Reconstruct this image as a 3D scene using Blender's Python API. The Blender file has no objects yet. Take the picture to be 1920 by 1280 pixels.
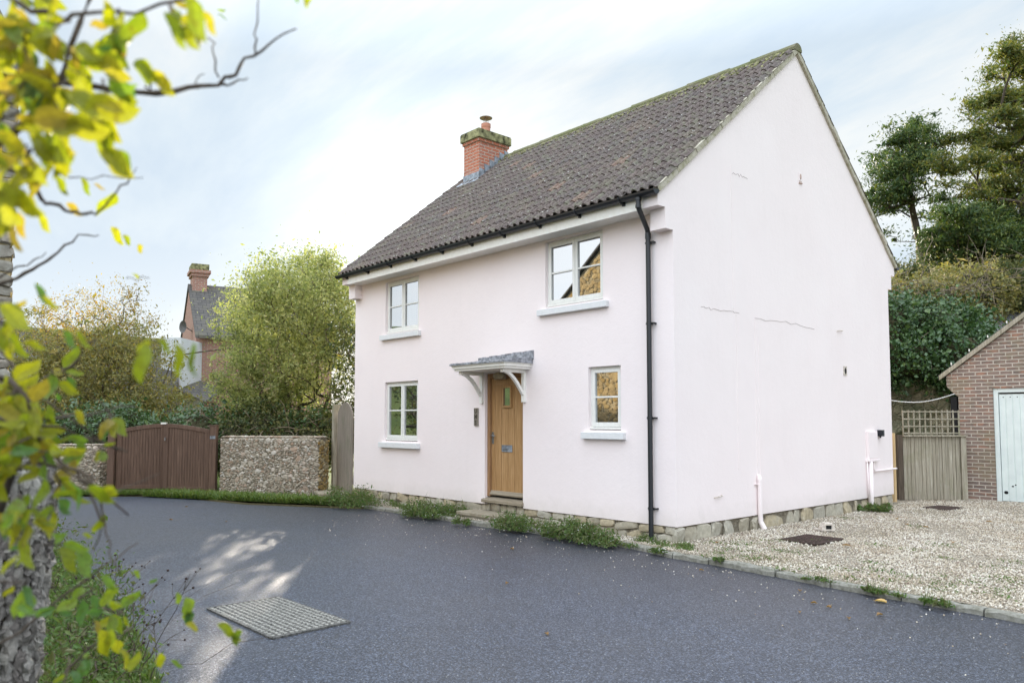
import bpy, math, random
import numpy as np
from math import radians, sin, cos, pi
from mathutils import Vector
random.seed(7); RNG = np.random.default_rng(7)
S = bpy.context.scene
# ------------------------------------------------------------------ camera
cd = bpy.data.cameras.new("camera"); cam = bpy.data.objects.new("camera", cd); S.collection.objects.link(cam)
cam.location = (6.2253, -8.5781, 1.6083)
cam.rotation_euler = (radians(90 + 3.513), 0, radians(47.887))
cd.sensor_width = 36; cd.lens = 1448.8 * 36 / 1920; cd.shift_y = 60 / 1920
cd.clip_start = .05; cd.clip_end = 3000
cd.dof.use_dof = True; cd.dof.focus_distance = 11.5; cd.dof.aperture_fstop = 2.8
S.camera = cam
# ------------------------------------------------------------------ light
SUN = Vector((-.796, .556, .240)).normalized()
sl = bpy.data.lights.new("sun", 'SUN'); sl.energy = 5.0; sl.angle = radians(.6); sl.color = (1, .89, .74)
so = bpy.data.objects.new("sun", sl); S.collection.objects.link(so)
so.rotation_euler = (-SUN).to_track_quat('-Z', 'Y').to_euler()
w = bpy.data.worlds.new("World"); S.world = w; w.use_nodes = True
nt = w.node_tree; nt.nodes.clear(); N = nt.nodes.new; L = nt.links.new
out = N('ShaderNodeOutputWorld')
sky = N('ShaderNodeTexSky'); sky.sky_type = 'NISHITA'; sky.sun_disc = False
sky.sun_elevation = math.asin(SUN.z); sky.sun_rotation = math.atan2(SUN.x, SUN.y)
sky.air_density = 1.0; sky.dust_density = 1.2; sky.ozone_density = 2.5
bgs = N('ShaderNodeBackground'); bgs.inputs[1].default_value = .06; L(sky.outputs[0], bgs.inputs[0])
tc = N('ShaderNodeTexCoord')
def wm(op, a, b=None, clamp=False):
    n = N('ShaderNodeMath'); n.operation = op; n.use_clamp = clamp
    for i, v in enumerate((a, b)):
        if v is None: continue
        if isinstance(v, (int, float)): n.inputs[i].default_value = v
        else: L(v, n.inputs[i])
    return n.outputs[0]
def wramp(v, pts):
    n = N('ShaderNodeValToRGB'); e = n.color_ramp.elements
    for i, (p, c) in enumerate(pts):
        x = e[i] if i < 2 else e.new(p)
        x.position = p; x.color = (*c, 1)
    L(v, n.inputs[0]); return n.outputs[0]
sep = N('ShaderNodeSeparateXYZ'); L(tc.outputs['Generated'], sep.inputs[0])
# thin cloud veil: stretched noise on a flattened dome (higher clouds spread out)
zz = wm('ADD', wm('MAXIMUM', sep.outputs[2], 0.0), .22)
cx_ = wm('DIVIDE', sep.outputs[0], zz); cy_ = wm('DIVIDE', sep.outputs[1], zz)
cmb = N('ShaderNodeCombineXYZ'); L(cx_, cmb.inputs[0]); L(cy_, cmb.inputs[1])
mp = N('ShaderNodeMapping'); mp.inputs['Rotation'].default_value = (0, 0, radians(25)); mp.inputs['Scale'].default_value = (.55, 1.5, 1)
mp.inputs['Location'].default_value = (3.1, 1.7, 0)
L(cmb.outputs[0], mp.inputs[0])
nz = N('ShaderNodeTexNoise'); nz.inputs['Scale'].default_value = .8; nz.inputs['Detail'].default_value = 9; nz.inputs['Roughness'].default_value = .60; nz.inputs['Distortion'].default_value = .35
L(mp.outputs[0], nz.inputs[0])
cloud = wramp(nz.outputs[0], [(.40, (.36, .46, .58)), (.52, (.48, .56, .63)), (.60, (.62, .65, .66))])
# horizon haze
hz = wm('POWER', wm('SUBTRACT', 1.0, wm('ABSOLUTE', sep.outputs[2]), True), 5.0)
mxh = N('ShaderNodeMixRGB'); L(hz, mxh.inputs[0]); L(cloud, mxh.inputs[1]); mxh.inputs[2].default_value = (.76, .785, .775, 1)
# extra sky light added overhead and where the facade faces, to lift shaded walls
dt = N('ShaderNodeVectorMath'); dt.operation = 'DOT_PRODUCT'; L(tc.outputs['Generated'], dt.inputs[0]); dt.inputs[1].default_value = (-.22, .975, .0)
back = wm('MULTIPLY', wm('MAXIMUM', wm('MULTIPLY', dt.outputs['Value'], -1.0), 0.0), 2.5)
zen = wm('MULTIPLY', wm('MULTIPLY', wm('SUBTRACT', sep.outputs[2], .42, True), 1.7, True), 3.2)
d2 = N('ShaderNodeVectorMath'); d2.operation = 'DOT_PRODUCT'; L(tc.outputs['Generated'], d2.inputs[0]); d2.inputs[1].default_value = tuple(SUN)
glow = wm('MULTIPLY', wm('POWER', wm('MAXIMUM', d2.outputs['Value'], 0.0), 110.0), .5)
gain = wm('ADD', glow, 1.0)
bgw = N('ShaderNodeBackground'); bgw.inputs[0].default_value = (.555, .60, .665, 1); L(wm('MULTIPLY', wm('ADD', back, zen), .84), bgw.inputs[1])
bg0 = N('ShaderNodeBackground'); L(mxh.outputs[0], bg0.inputs[0]); L(gain, bg0.inputs[1])
bgc = N('ShaderNodeAddShader'); L(bgw.outputs[0], bgc.inputs[0]); L(bg0.outputs[0], bgc.inputs[1])
mxs = N('ShaderNodeMixShader'); mxs.inputs[0].default_value = .93
L(bgs.outputs[0], mxs.inputs[1]); L(bgc.outputs[0], mxs.inputs[2]); L(mxs.outputs[0], out.inputs[0])
S.view_settings.view_transform = 'Standard'; S.view_settings.look = 'None'; S.view_settings.gamma = 1
S.view_settings.exposure = 0.58
S.cycles.max_bounces = 6; S.cycles.transparent_max_bounces = 8; S.cycles.use_denoising = True
S.cycles.caustics_reflective = False; S.cycles.caustics_refractive = False

# ------------------------------------------------------------------ mesh helpers
class MB:
    """collects pieces of one part; build() links them as ONE mesh object"""
    def __init__(s): s.v = []; s.f = []; s.n = 0
    def add(s, v, f):
        v = np.asarray(v, float).reshape(-1, 3); f = np.asarray(f, int)
        s.v.append(v); s.f.append(f + s.n); s.n += len(v)
    def quad(s, a, b, c, d): s.add([a, b, c, d], [[0, 1, 2, 3]])
    def poly(s, pts): s.add(pts, [list(range(len(pts)))])
    def box(s, x0, x1, y0, y1, z0, z1):
        v = [(x, y, z) for z in (z0, z1) for y in (y0, y1) for x in (x0, x1)]
        s.add(v, [[0, 2, 3, 1], [4, 5, 7, 6], [0, 1, 5, 4], [2, 6, 7, 3], [0, 4, 6, 2], [1, 3, 7, 5]])
    def obox(s, c, u, v_, w_, a, b, h):
        """box centred at c with half sizes a,b,h along unit vectors u,v,w"""
        c = np.array(c, float); u, v_, w_ = (np.array(t, float) for t in (u, v_, w_))
        P = [c + i * a * u + j * b * v_ + k * h * w_ for k in (-1, 1) for j in (-1, 1) for i in (-1, 1)]
        s.add(P, [[0, 2, 3, 1], [4, 5, 7, 6], [0, 1, 5, 4], [2, 6, 7, 3], [0, 4, 6, 2], [1, 3, 7, 5]])
    def bar(s, p, q, w_, h_, up=(0, 0, 1)):
        p = np.array(p, float); q = np.array(q, float); d = q - p; l = np.linalg.norm(d); d = d / l
        sd = np.cross(d, up); sd /= np.linalg.norm(sd); u2 = np.cross(sd, d)
        s.obox((p + q) / 2, d, sd, u2, l / 2, w_ / 2, h_ / 2)
    def prism(s, pts, vec):
        n = len(pts); a = np.array(pts, float); b = a + np.array(vec, float)
        s.v.append(np.vstack([a, b])); base = s.n; s.n += 2 * n
        s.f.append(np.array([list(range(n))[::-1]]) + base); s.f.append(np.array([list(range(n, 2 * n))]) + base)
        s.f.append(np.array([[i, (i + 1) % n, (i + 1) % n + n, i + n] for i in range(n)]) + base)
    def tube(s, pts, r, n=8, caps=True):
        pts = [np.array(p, float) for p in pts]
        if isinstance(r, (int, float)): r = [r] * len(pts)
        rings = []; up = np.array((0.13, .21, .97))
        for i, p in enumerate(pts):
            d = pts[min(i + 1, len(pts) - 1)] - pts[max(i - 1, 0)]; d = d / (np.linalg.norm(d) + 1e-9)
            a = np.cross(d, up)
            if np.linalg.norm(a) < .2: a = np.cross(d, (1, 0, 0))
            a /= np.linalg.norm(a); b = np.cross(d, a)
            rings.append([p + r[i] * (cos(2 * pi * k / n) * a + sin(2 * pi * k / n) * b) for k in range(n)])
        f = [[i * n + k, i * n + (k + 1) % n, (i + 1) * n + (k + 1) % n, (i + 1) * n + k] for i in range(len(pts) - 1) for k in range(n)]
        s.add(np.array(rings).reshape(-1, 3), f)
        if caps:
            s.f.append(np.array([list(range(n))[::-1]]) + s.n - len(pts) * n)
            s.f.append(np.array([list(range((len(pts) - 1) * n, len(pts) * n))]) + s.n - len(pts) * n)
    def inst(s, tv, tf, M, T):
        """template tv,tf placed by K matrices M (K,3,3) and offsets T (K,3)"""
        K = len(T); nv = len(tv)
        V = np.einsum('kij,vj->kvi', M, tv) + T[:, None, :]
        Fx = (np.asarray(tf)[None] + (np.arange(K) * nv)[:, None, None]).reshape(-1, np.asarray(tf).shape[1])
        s.add(V.reshape(-1, 3), Fx)
    def build(s, name, m, parent=None, smooth=False, bevel=0):
        V = np.vstack(s.v) if s.v else np.zeros((0, 3))
        o0 = np.array(parent.get('_o', (0, 0, 0))) if parent is not None else None
        if o0 is not None: V = V - o0
        me = bpy.data.meshes.new(name)
        lt = np.concatenate([np.full(len(f), f.shape[1]) for f in s.f]); lv = np.concatenate([f.ravel() for f in s.f])
        me.vertices.add(len(V)); me.vertices.foreach_set('co', V.ravel().astype(np.float32))
        me.loops.add(len(lv)); me.loops.foreach_set('vertex_index', lv.astype(np.int32))
        me.polygons.add(len(lt)); me.polygons.foreach_set('loop_start', np.concatenate([[0], np.cumsum(lt)[:-1]]).astype(np.int32))
        me.polygons.foreach_set('loop_total', lt.astype(np.int32))
        me.update(calc_edges=True); me.validate()
        # box-projected uv in metres
        nf = len(me.polygons)
        if nf and len(me.loops) == len(lv):
            nr = np.zeros(nf * 3, np.float32); me.polygons.foreach_get('normal', nr); nr = nr.reshape(-1, 3)
            Vw = V + (o0 if o0 is not None else 0)
            t = np.stack([-nr[:, 1], nr[:, 0], 0 * nr[:, 0]], 1); tl = np.linalg.norm(t, axis=1)
            flat = tl < .15; t[~flat] /= tl[~flat][:, None]; t[flat] = (1, 0, 0)
            b = np.cross(nr, t); b[flat] = (0, 1, 0)
            fi = np.repeat(np.arange(nf), lt); P = Vw[lv]
            uv = np.stack([(P * t[fi]).sum(1), (P * b[fi]).sum(1)], 1)
            ul = me.uv_layers.new(name='uv'); ul.data.foreach_set('uv', uv.ravel().astype(np.float32))
        me.polygons.foreach_set('use_smooth', np.full(nf, bool(smooth)))
        me.materials.append(m)
        o = bpy.data.objects.new(name, me); S.collection.objects.link(o)
        if parent is not None: o.parent = parent; o['_o'] = list(parent.get('_o', (0, 0, 0)))
        else: o['_o'] = (0, 0, 0)
        if bevel:
            bm_ = o.modifiers.new('bevel', 'BEVEL'); bm_.width = bevel; bm_.segments = 2; bm_.limit_method = 'ANGLE'
        return o
def thing(name, label, cat, loc=(0, 0, 0), group=None):
    o = bpy.data.objects.new(name, None); S.collection.objects.link(o); o.location = loc; o['_o'] = list(loc)
    o.empty_display_size = .2
    return tag(o, label, cat, group)
def tag(o, label=None, cat=None, group=None, kind=None):
    if label: o['label'] = label
    if cat: o['category'] = cat
    if group: o['group'] = group
    if kind: o['kind'] = kind
    return o
def P(dep, lat, z):
    """street frame: metres up the street and across it, to world"""
    return np.array([6.2253 - .742 * dep + .6706 * lat, -8.5781 + .6706 * dep + .742 * lat, z])
# templates
def stone_template(k=3, round_=.35):
    v = {}; F = []
    def idx(p):
        key = tuple(np.round(p, 5)); return v.setdefault(key, len(v))
    g = np.linspace(-1, 1, k + 1)
    for ax in range(3):
        for sg in (-1, 1):
            for i in range(k):
                for j in range(k):
                    q = []
                    for a, b in ((i, j), (i + 1, j), (i + 1, j + 1), (i, j + 1)):
                        p = np.zeros(3); p[ax] = sg; p[(ax + 1) % 3] = g[a]; p[(ax + 2) % 3] = g[b]; q.append(idx(p))
                    F.append(q if sg > 0 else q[::-1])
    V = np.array(list(v.keys())); Sp = V / np.linalg.norm(V, axis=1)[:, None]
    return V * (1 - round_) + Sp * round_ * 1.15, np.array(F)
SV, SF = stone_template(3, .45)       # squared block
RV, RF = stone_template(3, .95)       # cobble
OV = np.array([(1, 0, 0), (-1, 0, 0), (0, 1, 0), (0, -1, 0), (0, 0, 1), (0, 0, -1)], float)
OF = np.array([(0, 2, 4), (2, 1, 4), (1, 3, 4), (3, 0, 4), (2, 0, 5), (1, 2, 5), (3, 1, 5), (0, 3, 5)])
def rot_rand(K, amt=1.0):
    q = RNG.normal(size=(K, 4)); q[:, 0] = np.where(amt < 1, 1 / max(amt, 1e-3), q[:, 0]) if amt < 1 else q[:, 0]
    q /= np.linalg.norm(q, axis=1)[:, None]; a, b, c, d = q.T
    return np.stack([1 - 2 * (c * c + d * d), 2 * (b * c - a * d), 2 * (b * d + a * c), 2 * (b * c + a * d), 1 - 2 * (b * b + d * d), 2 * (c * d - a * b), 2 * (b * d - a * c), 2 * (c * d + a * b), 1 - 2 * (b * b + c * c)], 1).reshape(-1, 3, 3)
def stones_on(mb, o, u, up, n, W_, H_, sw, sh, depth=.04, kind='block', jit=.35, inside=None):
    """lay stones on a wall face: origin o, unit u along, up, n outward"""
    o, u, up, n = (np.array(t, float) for t in (o, u, up, n)); z = 0; C = []; D = []
    while z < H_ - sh * .3:
        h = min(sh * random.uniform(.75, 1.25), H_ - z)
        if H_ - z - h < sh * .35: h = H_ - z
        x = -random.uniform(0, sw * .5)
        while x < W_:
            w_ = sw * random.uniform(.55, 1.5); a = max(x, 0); b = min(x + w_, W_)
            if b - a > sw * .15:
                cx, cz = (a + b) / 2, z + h / 2
                if inside is None or inside(cx, cz):
                    C.append(o + u * cx + up * (cz + (random.uniform(-jit, jit) * h * .3 if kind != 'block' else 0)) + n * random.uniform(-.3, .2) * depth)
                    D.append(((b - a) / 2 * .94, depth * random.uniform(.8, 1.3), h / 2 * .92))
            x += w_
        z += h
    C = np.array(C); D = np.array(D); B = np.stack([u, n, up], 1)
    R = rot_rand(len(C), .06 if kind == 'block' else .25)
    M = np.einsum('ij,kjl->kil', B, R) * D[:, None, :]
    tv, tf = (SV, SF) if kind == 'block' else (RV, RF)
    K = len(C); nv = len(tv)
    jt = RNG.normal(size=(K, nv, 3)) * (.05 if kind == 'block' else .09)
    V = np.einsum('kij,kvj->kvi', M, tv[None] + jt) + C[:, None, :]
    mb.add(V.reshape(-1, 3), (tf[None] + (np.arange(K) * nv)[:, None, None]).reshape(-1, 4))
def scatter_stones(mb, o, u, up, n, W_, H_, N_, s0, s1, depth=.03, inside=None, cs=.15):
    o, u, up, n = (np.array(t, float) for t in (o, u, up, n)); pts = []; cell = {}
    for _ in range(N_ * 12):
        if len(pts) >= N_: break
        s = s0 + (s1 - s0) * random.random() ** 2.2; x = random.uniform(s * .6, W_ - s * .6); z = random.uniform(s * .5, H_ - s * .5); ok = True; k = (int(x / cs), int(z / cs))
        if inside is not None and not inside(x, z + s): continue
        for i in (-1, 0, 1):
            for j in (-1, 0, 1):
                for (a, b, c) in cell.get((k[0] + i, k[1] + j), ()):
                    if ((a - x) / 1.15) ** 2 + ((b - z) / .85) ** 2 < ((c + s) * .86) ** 2: ok = False
        if ok: pts.append((x, z, s)); cell.setdefault(k, []).append((x, z, s))
    A = np.array(pts); K = len(A); B = np.stack([u, n, up], 1); D = np.stack([A[:, 2] * RNG.uniform(.95, 1.35, K), np.full(K, depth) * RNG.uniform(.5, 1.1, K), A[:, 2] * RNG.uniform(.65, .95, K)], 1)
    a = RNG.normal(0, .35, K); R = np.zeros((K, 3, 3)); R[:, 0, 0] = np.cos(a); R[:, 0, 2] = -np.sin(a); R[:, 2, 0] = np.sin(a); R[:, 2, 2] = np.cos(a); R[:, 1, 1] = 1
    M_ = np.einsum('ij,kjl->kil', B, R) * D[:, None, :]; C = o + A[:, :1] * u + A[:, 1:2] * up
    V = np.einsum('kij,kvj->kvi', M_, RV[None] + RNG.normal(size=(K, len(RV), 3)) * .13) + C[:, None, :]
    mb.add(V.reshape(-1, 3), (RF[None] + (np.arange(K) * len(RV))[:, None, None]).reshape(-1, 4))
def leaves(mb, C, size, asp=.45, up_bias=.0, normals=None, nb=.0):
    """leaf-sized folded faces at points C (K,3)"""
    K = len(C); R = rot_rand(K)
    L_ = R[:, :, 0]; Nn = R[:, :, 2]
    if normals is not None:
        Nn = Nn + normals * nb; Nn /= np.linalg.norm(Nn, axis=1)[:, None]
        L_ = np.cross(Nn, R[:, :, 1]); L_ /= np.linalg.norm(L_, axis=1)[:, None]
    Wd = np.cross(Nn, L_)
    s = size * RNG.lognormal(-.08, .38, K)[:, None]
    a = C - L_ * s * .5; b = C + L_ * s * .5; m = C + L_ * s * .05
    l = m + Wd * s * asp * .5 + Nn * s * .08; r = m - Wd * s * asp * .5 + Nn * s * .08
    V = np.stack([a, r, b, l], 1).reshape(-1, 3)
    i = np.arange(K)[:, None] * 4
    mb.add(V, np.concatenate([i + [0, 1, 2], i + [0, 2, 3]], 0))
def in_ball(K):
    v = RNG.normal(size=(K, 3)); v /= np.linalg.norm(v, axis=1)[:, None]
    return v * RNG.uniform(0, 1, K)[:, None] ** (1 / 3.)
def ball(K):
    v = RNG.normal(size=(K, 3)); return v / np.linalg.norm(v, axis=1)[:, None]

# ------------------------------------------------------------------ materials
MATS = {}
class G:
    def __init__(s, name):
        s.m = bpy.data.materials.new(name); s.m.use_nodes = True; s.t = s.m.node_tree; s.t.nodes.clear()
        s.o = s.n('ShaderNodeOutputMaterial'); s.tc = s.n('ShaderNodeTexCoord'); MATS[name] = s.m
    def n(s, k, **kw):
        x = s.t.nodes.new(k)
        for a, b in kw.items(): setattr(x, a, b)
        return x
    def put(s, x, i, v):
        if v is None: return
        if hasattr(v, 'links'): s.t.links.new(v, x.inputs[i])
        elif isinstance(v, (tuple, list)) and len(v) == 3 and x.inputs[i].type == 'RGBA': x.inputs[i].default_value = (*v, 1)
        else: x.inputs[i].default_value = v
    def map(s, src='Object', sc=(1, 1, 1), rot=(0, 0, 0), loc=(0, 0, 0)):
        x = s.n('ShaderNodeMapping'); s.t.links.new(s.tc.outputs[src], x.inputs[0])
        x.inputs['Scale'].default_value = sc if isinstance(sc, tuple) else (sc,) * 3
        x.inputs['Rotation'].default_value = rot; x.inputs['Location'].default_value = loc; return x.outputs[0]
    def noise(s, vec=None, scale=5, detail=4, rough=.55, dist=0, out=0):
        x = s.n('ShaderNodeTexNoise'); s.put(x, 'Vector', vec if vec is not None else s.tc.outputs['Object'])
        x.inputs['Scale'].default_value = scale; x.inputs['Detail'].default_value = detail; x.inputs['Roughness'].default_value = rough; x.inputs['Distortion'].default_value = dist
        return x.outputs[out]
    def vor(s, vec=None, scale=5, feat='F1', out='Distance', rnd=1):
        x = s.n('ShaderNodeTexVoronoi', feature=feat); s.put(x, 'Vector', vec if vec is not None else s.tc.outputs['Object'])
        x.inputs['Scale'].default_value = scale; x.inputs['Randomness'].default_value = rnd; return x.outputs[out]
    def ramp(s, v, pts, const=False):
        x = s.n('ShaderNodeValToRGB'); e = x.color_ramp.elements
        if const: x.color_ramp.interpolation = 'CONSTANT'
        for i, (p, c) in enumerate(pts):
            y = e[i] if i < 2 else e.new(p)
            y.position = p; y.color = (*c, 1) if isinstance(c, (tuple, list)) else (c, c, c, 1)
        s.put(x, 0, v); return x.outputs[0]
    def mix(s, f, a, b, mode='MIX'):
        x = s.n('ShaderNodeMixRGB', blend_type=mode); s.put(x, 0, f); s.put(x, 1, a); s.put(x, 2, b); return x.outputs[0]
    def math(s, op, a, b=None, clamp=False):
        x = s.n('ShaderNodeMath', operation=op); x.use_clamp = clamp; s.put(x, 0, a); s.put(x, 1, b); return x.outputs[0]
    def isl(s): return s.n('ShaderNodeNewGeometry').outputs['Random Per Island']
    def bump(s, h, st=.5, d=.01, nrm=None):
        x = s.n('ShaderNodeBump'); x.inputs['Strength'].default_value = st; x.inputs['Distance'].default_value = d
        s.put(x, 'Height', h); s.put(x, 'Normal', nrm); return x.outputs[0]
    def out(s, col, rough=.7, nrm=None, spec=.5, metal=0, **kw):
        x = s.n('ShaderNodeBsdfPrincipled'); s.put(x, 'Base Color', col); s.put(x, 'Roughness', rough); s.put(x, 'Normal', nrm)
        x.inputs['Specular IOR Level'].default_value = spec; x.inputs['Metallic'].default_value = metal
        for k, v in kw.items(): s.put(x, k, v)
        s.t.links.new(x.outputs[0], s.o.inputs[0]); return s.m
def flat(name, c, rough=.5, spec=.5, metal=0, var=.06, bump=.15, sc=30):
    g = G(name); n = g.noise(None, sc, 4); c2 = tuple(x * (1 - 2.5 * var) for x in c); c1 = tuple(min(1, x * (1 + var)) for x in c)
    return g.out(g.ramp(n, [(.3, c2), (.65, c1)]), rough, g.bump(n, bump, .004), spec, metal)
# render: pink lime paint
g = G('pink_render')
n1 = g.noise(None, .9, 5, .6); n2 = g.noise(None, 45, 5, .6)
st = g.noise(g.map(sc=(2.2, 2.2, .12)), 3.0, 5, .6)
c = g.ramp(n1, [(.25, (.865, .765, .755)), (.75, (.90, .81, .80))])
c = g.mix(g.math('MULTIPLY', g.ramp(st, [(.52, 0), (.8, 1)]), .07), c, (.66, .60, .56))
sx_ = g.n('ShaderNodeSeparateXYZ'); g.put(sx_, 0, g.n('ShaderNodeNewGeometry').outputs['Position'])
spl = g.ramp(g.math('ADD', sx_.outputs[2], g.math('MULTIPLY', g.noise(None, 6, 5, .7), .35)), [(.36, 1), (.62, 0)])
c = g.mix(g.math('MULTIPLY', spl, .28), c, (.50, .46, .38))
patch = g.ramp(g.noise(None, .55, 3, .5, 1.2), [(.5, 0), (.53, 1)]); c = g.mix(g.math('MULTIPLY', patch, .35), c, (.90, .80, .79))
n4 = g.noise(None, 11, 6, .65)
g.out(c, .82, g.bump(g.math('ADD', g.math('MULTIPLY', n4, 2.2), g.math('ADD', n2, g.math('MULTIPLY', n1, 2.0))), .3, .006), .25)
g = G('white_paint'); n = g.noise(None, 14, 4); g.out(g.ramp(n, [(.3, (.82, .79, .73)), (.7, (.89, .87, .82))]), .45, g.bump(g.noise(None, 60, 3), .1, .002))
g = G('frame_paint'); n = g.noise(g.map(sc=(1, 1, .15)), 26, 4); g.out(g.ramp(n, [(.3, (.74, .73, .69)), (.7, (.82, .81, .77))]), .42, g.bump(n, .1, .002))
g = G('sill_stone'); n = g.noise(None, 22, 5); g.out(g.ramp(n, [(.3, (.70, .70, .70)), (.7, (.76, .76, .76))]), .7, g.bump(n, .2, .004))
g = G('window_glass')
x = g.out((.012, .016, .016), .015, g.bump(g.noise(None, 1.3, 2), .02, .02), .5, 0, IOR=5.5)
g = G('black_plastic'); g.out((.014, .016, .02), .38, g.bump(g.noise(None, 30, 3), .05, .002), .5)
# roof tiles
g = G('roof_tile'); i = g.isl(); n = g.noise(None, 7, 6, .65); n3 = g.noise(None, 38, 5, .7)
c = g.ramp(i, [(0, (.060, .046, .047)), (.2, (.10, .072, .068)), (.4, (.07, .062, .066)), (.6, (.12, .088, .078)), (.8, (.085, .08, .085)), (.90, (.12, .11, .075)), (.978, (.14, .10, .08)), (.985, (.25, .145, .10))])
c = g.mix(.6, c, g.ramp(n3, [(.36, (.036, .027, .024)), (.52, (.13, .10, .085)), (.68, (.34, .29, .25))]))
c = g.mix(g.ramp(n, [(.50, 0), (.66, .55)]), c, (.17, .175, .115))
c = g.mix(g.ramp(g.vor(None, 9, out='Distance'), [(.07, .8), (.13, 0)]), c, (.50, .50, .46))
g.out(c, .85, g.bump(n3, .5, .01), .3)
g = G('mossy_ridge'); n = g.noise(None, 5, 6, .7); n3 = g.noise(None, 40, 4, .7)
c = g.ramp(n, [(.3, (.24, .22, .17)), (.46, (.20, .19, .11)), (.6, (.15, .165, .07)), (.72, (.28, .26, .21))]); g.out(c, .95, g.bump(n3, .8, .03), .2)
g = G('verge_mortar'); n = g.noise(None, 9, 6, .7); c = g.ramp(n, [(.3, (.22, .21, .12)), (.42, (.36, .33, .24)), (.6, (.50, .46, .38)), (.75, (.38, .35, .29))]); g.out(c, .9, g.bump(n, .6, .02), .2)
def brick(name, c1, c2, cm, w_=.225, h=.075, mort=.011, moss=None, orange=None):
    g = G(name); v = g.map('UV', (1, 1, 1)); nv = g.noise(v, 9, 2, out=1)
    vv = g.n('ShaderNodeVectorMath', operation='ADD'); sc = g.n('ShaderNodeVectorMath', operation='SCALE'); g.put(sc, 0, nv); sc.inputs['Scale'].default_value = .012
    g.put(vv, 0, v); g.put(vv, 1, sc.outputs[0])
    b = g.n('ShaderNodeTexBrick'); g.put(b, 'Vector', vv.outputs[0]); b.inputs['Scale'].default_value = 1
    b.inputs['Brick Width'].default_value = w_; b.inputs['Row Height'].default_value = h; b.inputs['Mortar Size'].default_value = mort; b.inputs['Mortar Smooth'].default_value = .25
    cell = g.noise(g.map('UV', (1 / w_ * .8, 1 / h * .8, 1)), 1.0, 1); cb = g.ramp(cell, [(.32, c1), (.5, c2), (.66, orange or c1)])
    g.put(b, 'Color1', cb); g.put(b, 'Color2', g.mix(.75, cb, c1)); g.put(b, 'Mortar', cm)
    f = g.noise(None, 35, 5, .7); c = g.mix(.45, b.outputs[0], g.ramp(f, [(.3, .3), (.7, 1.0)]), 'MULTIPLY')
    c = g.mix(.25, c, b.outputs[0])
    if moss:
        c = g.mix(g.ramp(g.noise(None, 1.6, 5, .7), [(.5, 0), (.7, .6)]), c, moss)
    h_ = g.math('ADD', g.math('MULTIPLY', b.outputs['Fac'], -1.0), g.math('MULTIPLY', f, .35))
    return g.out(c, .9, g.bump(h_, .7, .012), .2)
brick('garage_brick', (.28, .20, .165), (.17, .135, .12), (.52, .46, .39), orange=(.36, .19, .13), moss=(.20, .18, .10))
brick('chimney_brick', (.56, .20, .12), (.46, .16, .10), (.56, .42, .34), orange=(.40, .20, .16))
brick('house_brick', (.42, .21, .16), (.34, .18, .14), (.48, .38, .32), orange=(.48, .26, .18))
brick('slate', (.135, .125, .115), (.10, .095, .09), (.03, .03, .03), .3, .2, .008, moss=(.17, .16, .09))
# stones
def stone(name, cols, mn=.5, sc=14, rough=.9, lich=(.55, .54, .48), lf=.35):
    g = G(name); i = g.isl(); n = g.noise(None, sc, 6, .68); k = len(cols)
    c = g.ramp(i, [(j / k, x) for j, x in enumerate(cols)])
    c = g.mix(.5, c, g.ramp(n, [(.3, .35), (.68, 1.25)]), 'MULTIPLY'); c = g.mix(g.ramp(g.noise(None, 5, 5, .7), [(.52, 0), (.68, lf)]), c, lich)
    return g.out(c, rough, g.bump(n, .8, .015), .25)
stone('plinth_stone', [(.42, .37, .28), (.39, .35, .27), (.48, .44, .35), (.43, .40, .33), (.45, .38, .26)])
stone('flint_stone', [(.38, .32, .24), (.55, .49, .40), (.30, .25, .19), (.46, .33, .24), (.66, .61, .54), (.42, .36, .28)], sc=20)
stone('gatepost_stone', [(.27, .25, .22), (.36, .33, .29), (.16, .145, .13), (.42, .39, .35), (.21, .185, .165)], sc=30)
stone('ochre_stone', [(.42, .28, .10), (.48, .36, .17), (.36, .23, .08), (.55, .46, .30)], lich=(.32, .25, .09))
stone('shaded_stone', [(.34, .31, .26), (.28, .25, .21), (.40, .37, .31), (.31, .27, .22)])  # cottage side wall: its shade is painted into the grey
stone('sunlit_stone', [(.56, .40, .17), (.50, .34, .13), (.62, .46, .22), (.46, .33, .16), (.58, .42, .2)], lich=(.45, .38, .24), lf=.2)  # cottage gable: same stone, with sunlight warmth painted into the colour
def rock_mat(name, c1, c2, c3, sc=3):
    g = G(name); n = g.noise(None, sc, 8, .7, .4); v = g.vor(None, sc * 2, 'DISTANCE_TO_EDGE')
    return g.out(g.ramp(n, [(.3, c1), (.5, c2), (.68, c3)]), .95, g.bump(g.math('ADD', n, g.ramp(v, [(0, 0), (.1, .3)])), 1, .12), .2)
rock_mat('mortar', (.27, .23, .16), (.38, .33, .25), (.48, .42, .33), 12)
rock_mat('ochre_mortar', (.30, .20, .07), (.36, .27, .12), (.42, .33, .18), 9)
rock_mat('mossy_rock', (.14, .17, .09), (.28, .27, .18), (.46, .41, .31), 2.2)
rock_mat('bank_earth', (.035, .04, .018), (.06, .06, .03), (.10, .085, .05), 2)
g = G('kerb_stone'); n = g.noise(None, 18, 6, .7); g.out(g.ramp(n, [(.3, (.14, .135, .10)), (.6, (.28, .27, .235)), (.75, (.37, .36, .33))]), .9, g.bump(n, .5, .012), .2)
g = G('step_stone'); n = g.noise(None, 10, 6, .7); g.out(g.ramp(n, [(.3, (.22, .18, .12)), (.6, (.34, .30, .23)), (.75, (.42, .38, .30))]), .9, g.bump(n, .5, .012), .2)
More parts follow.
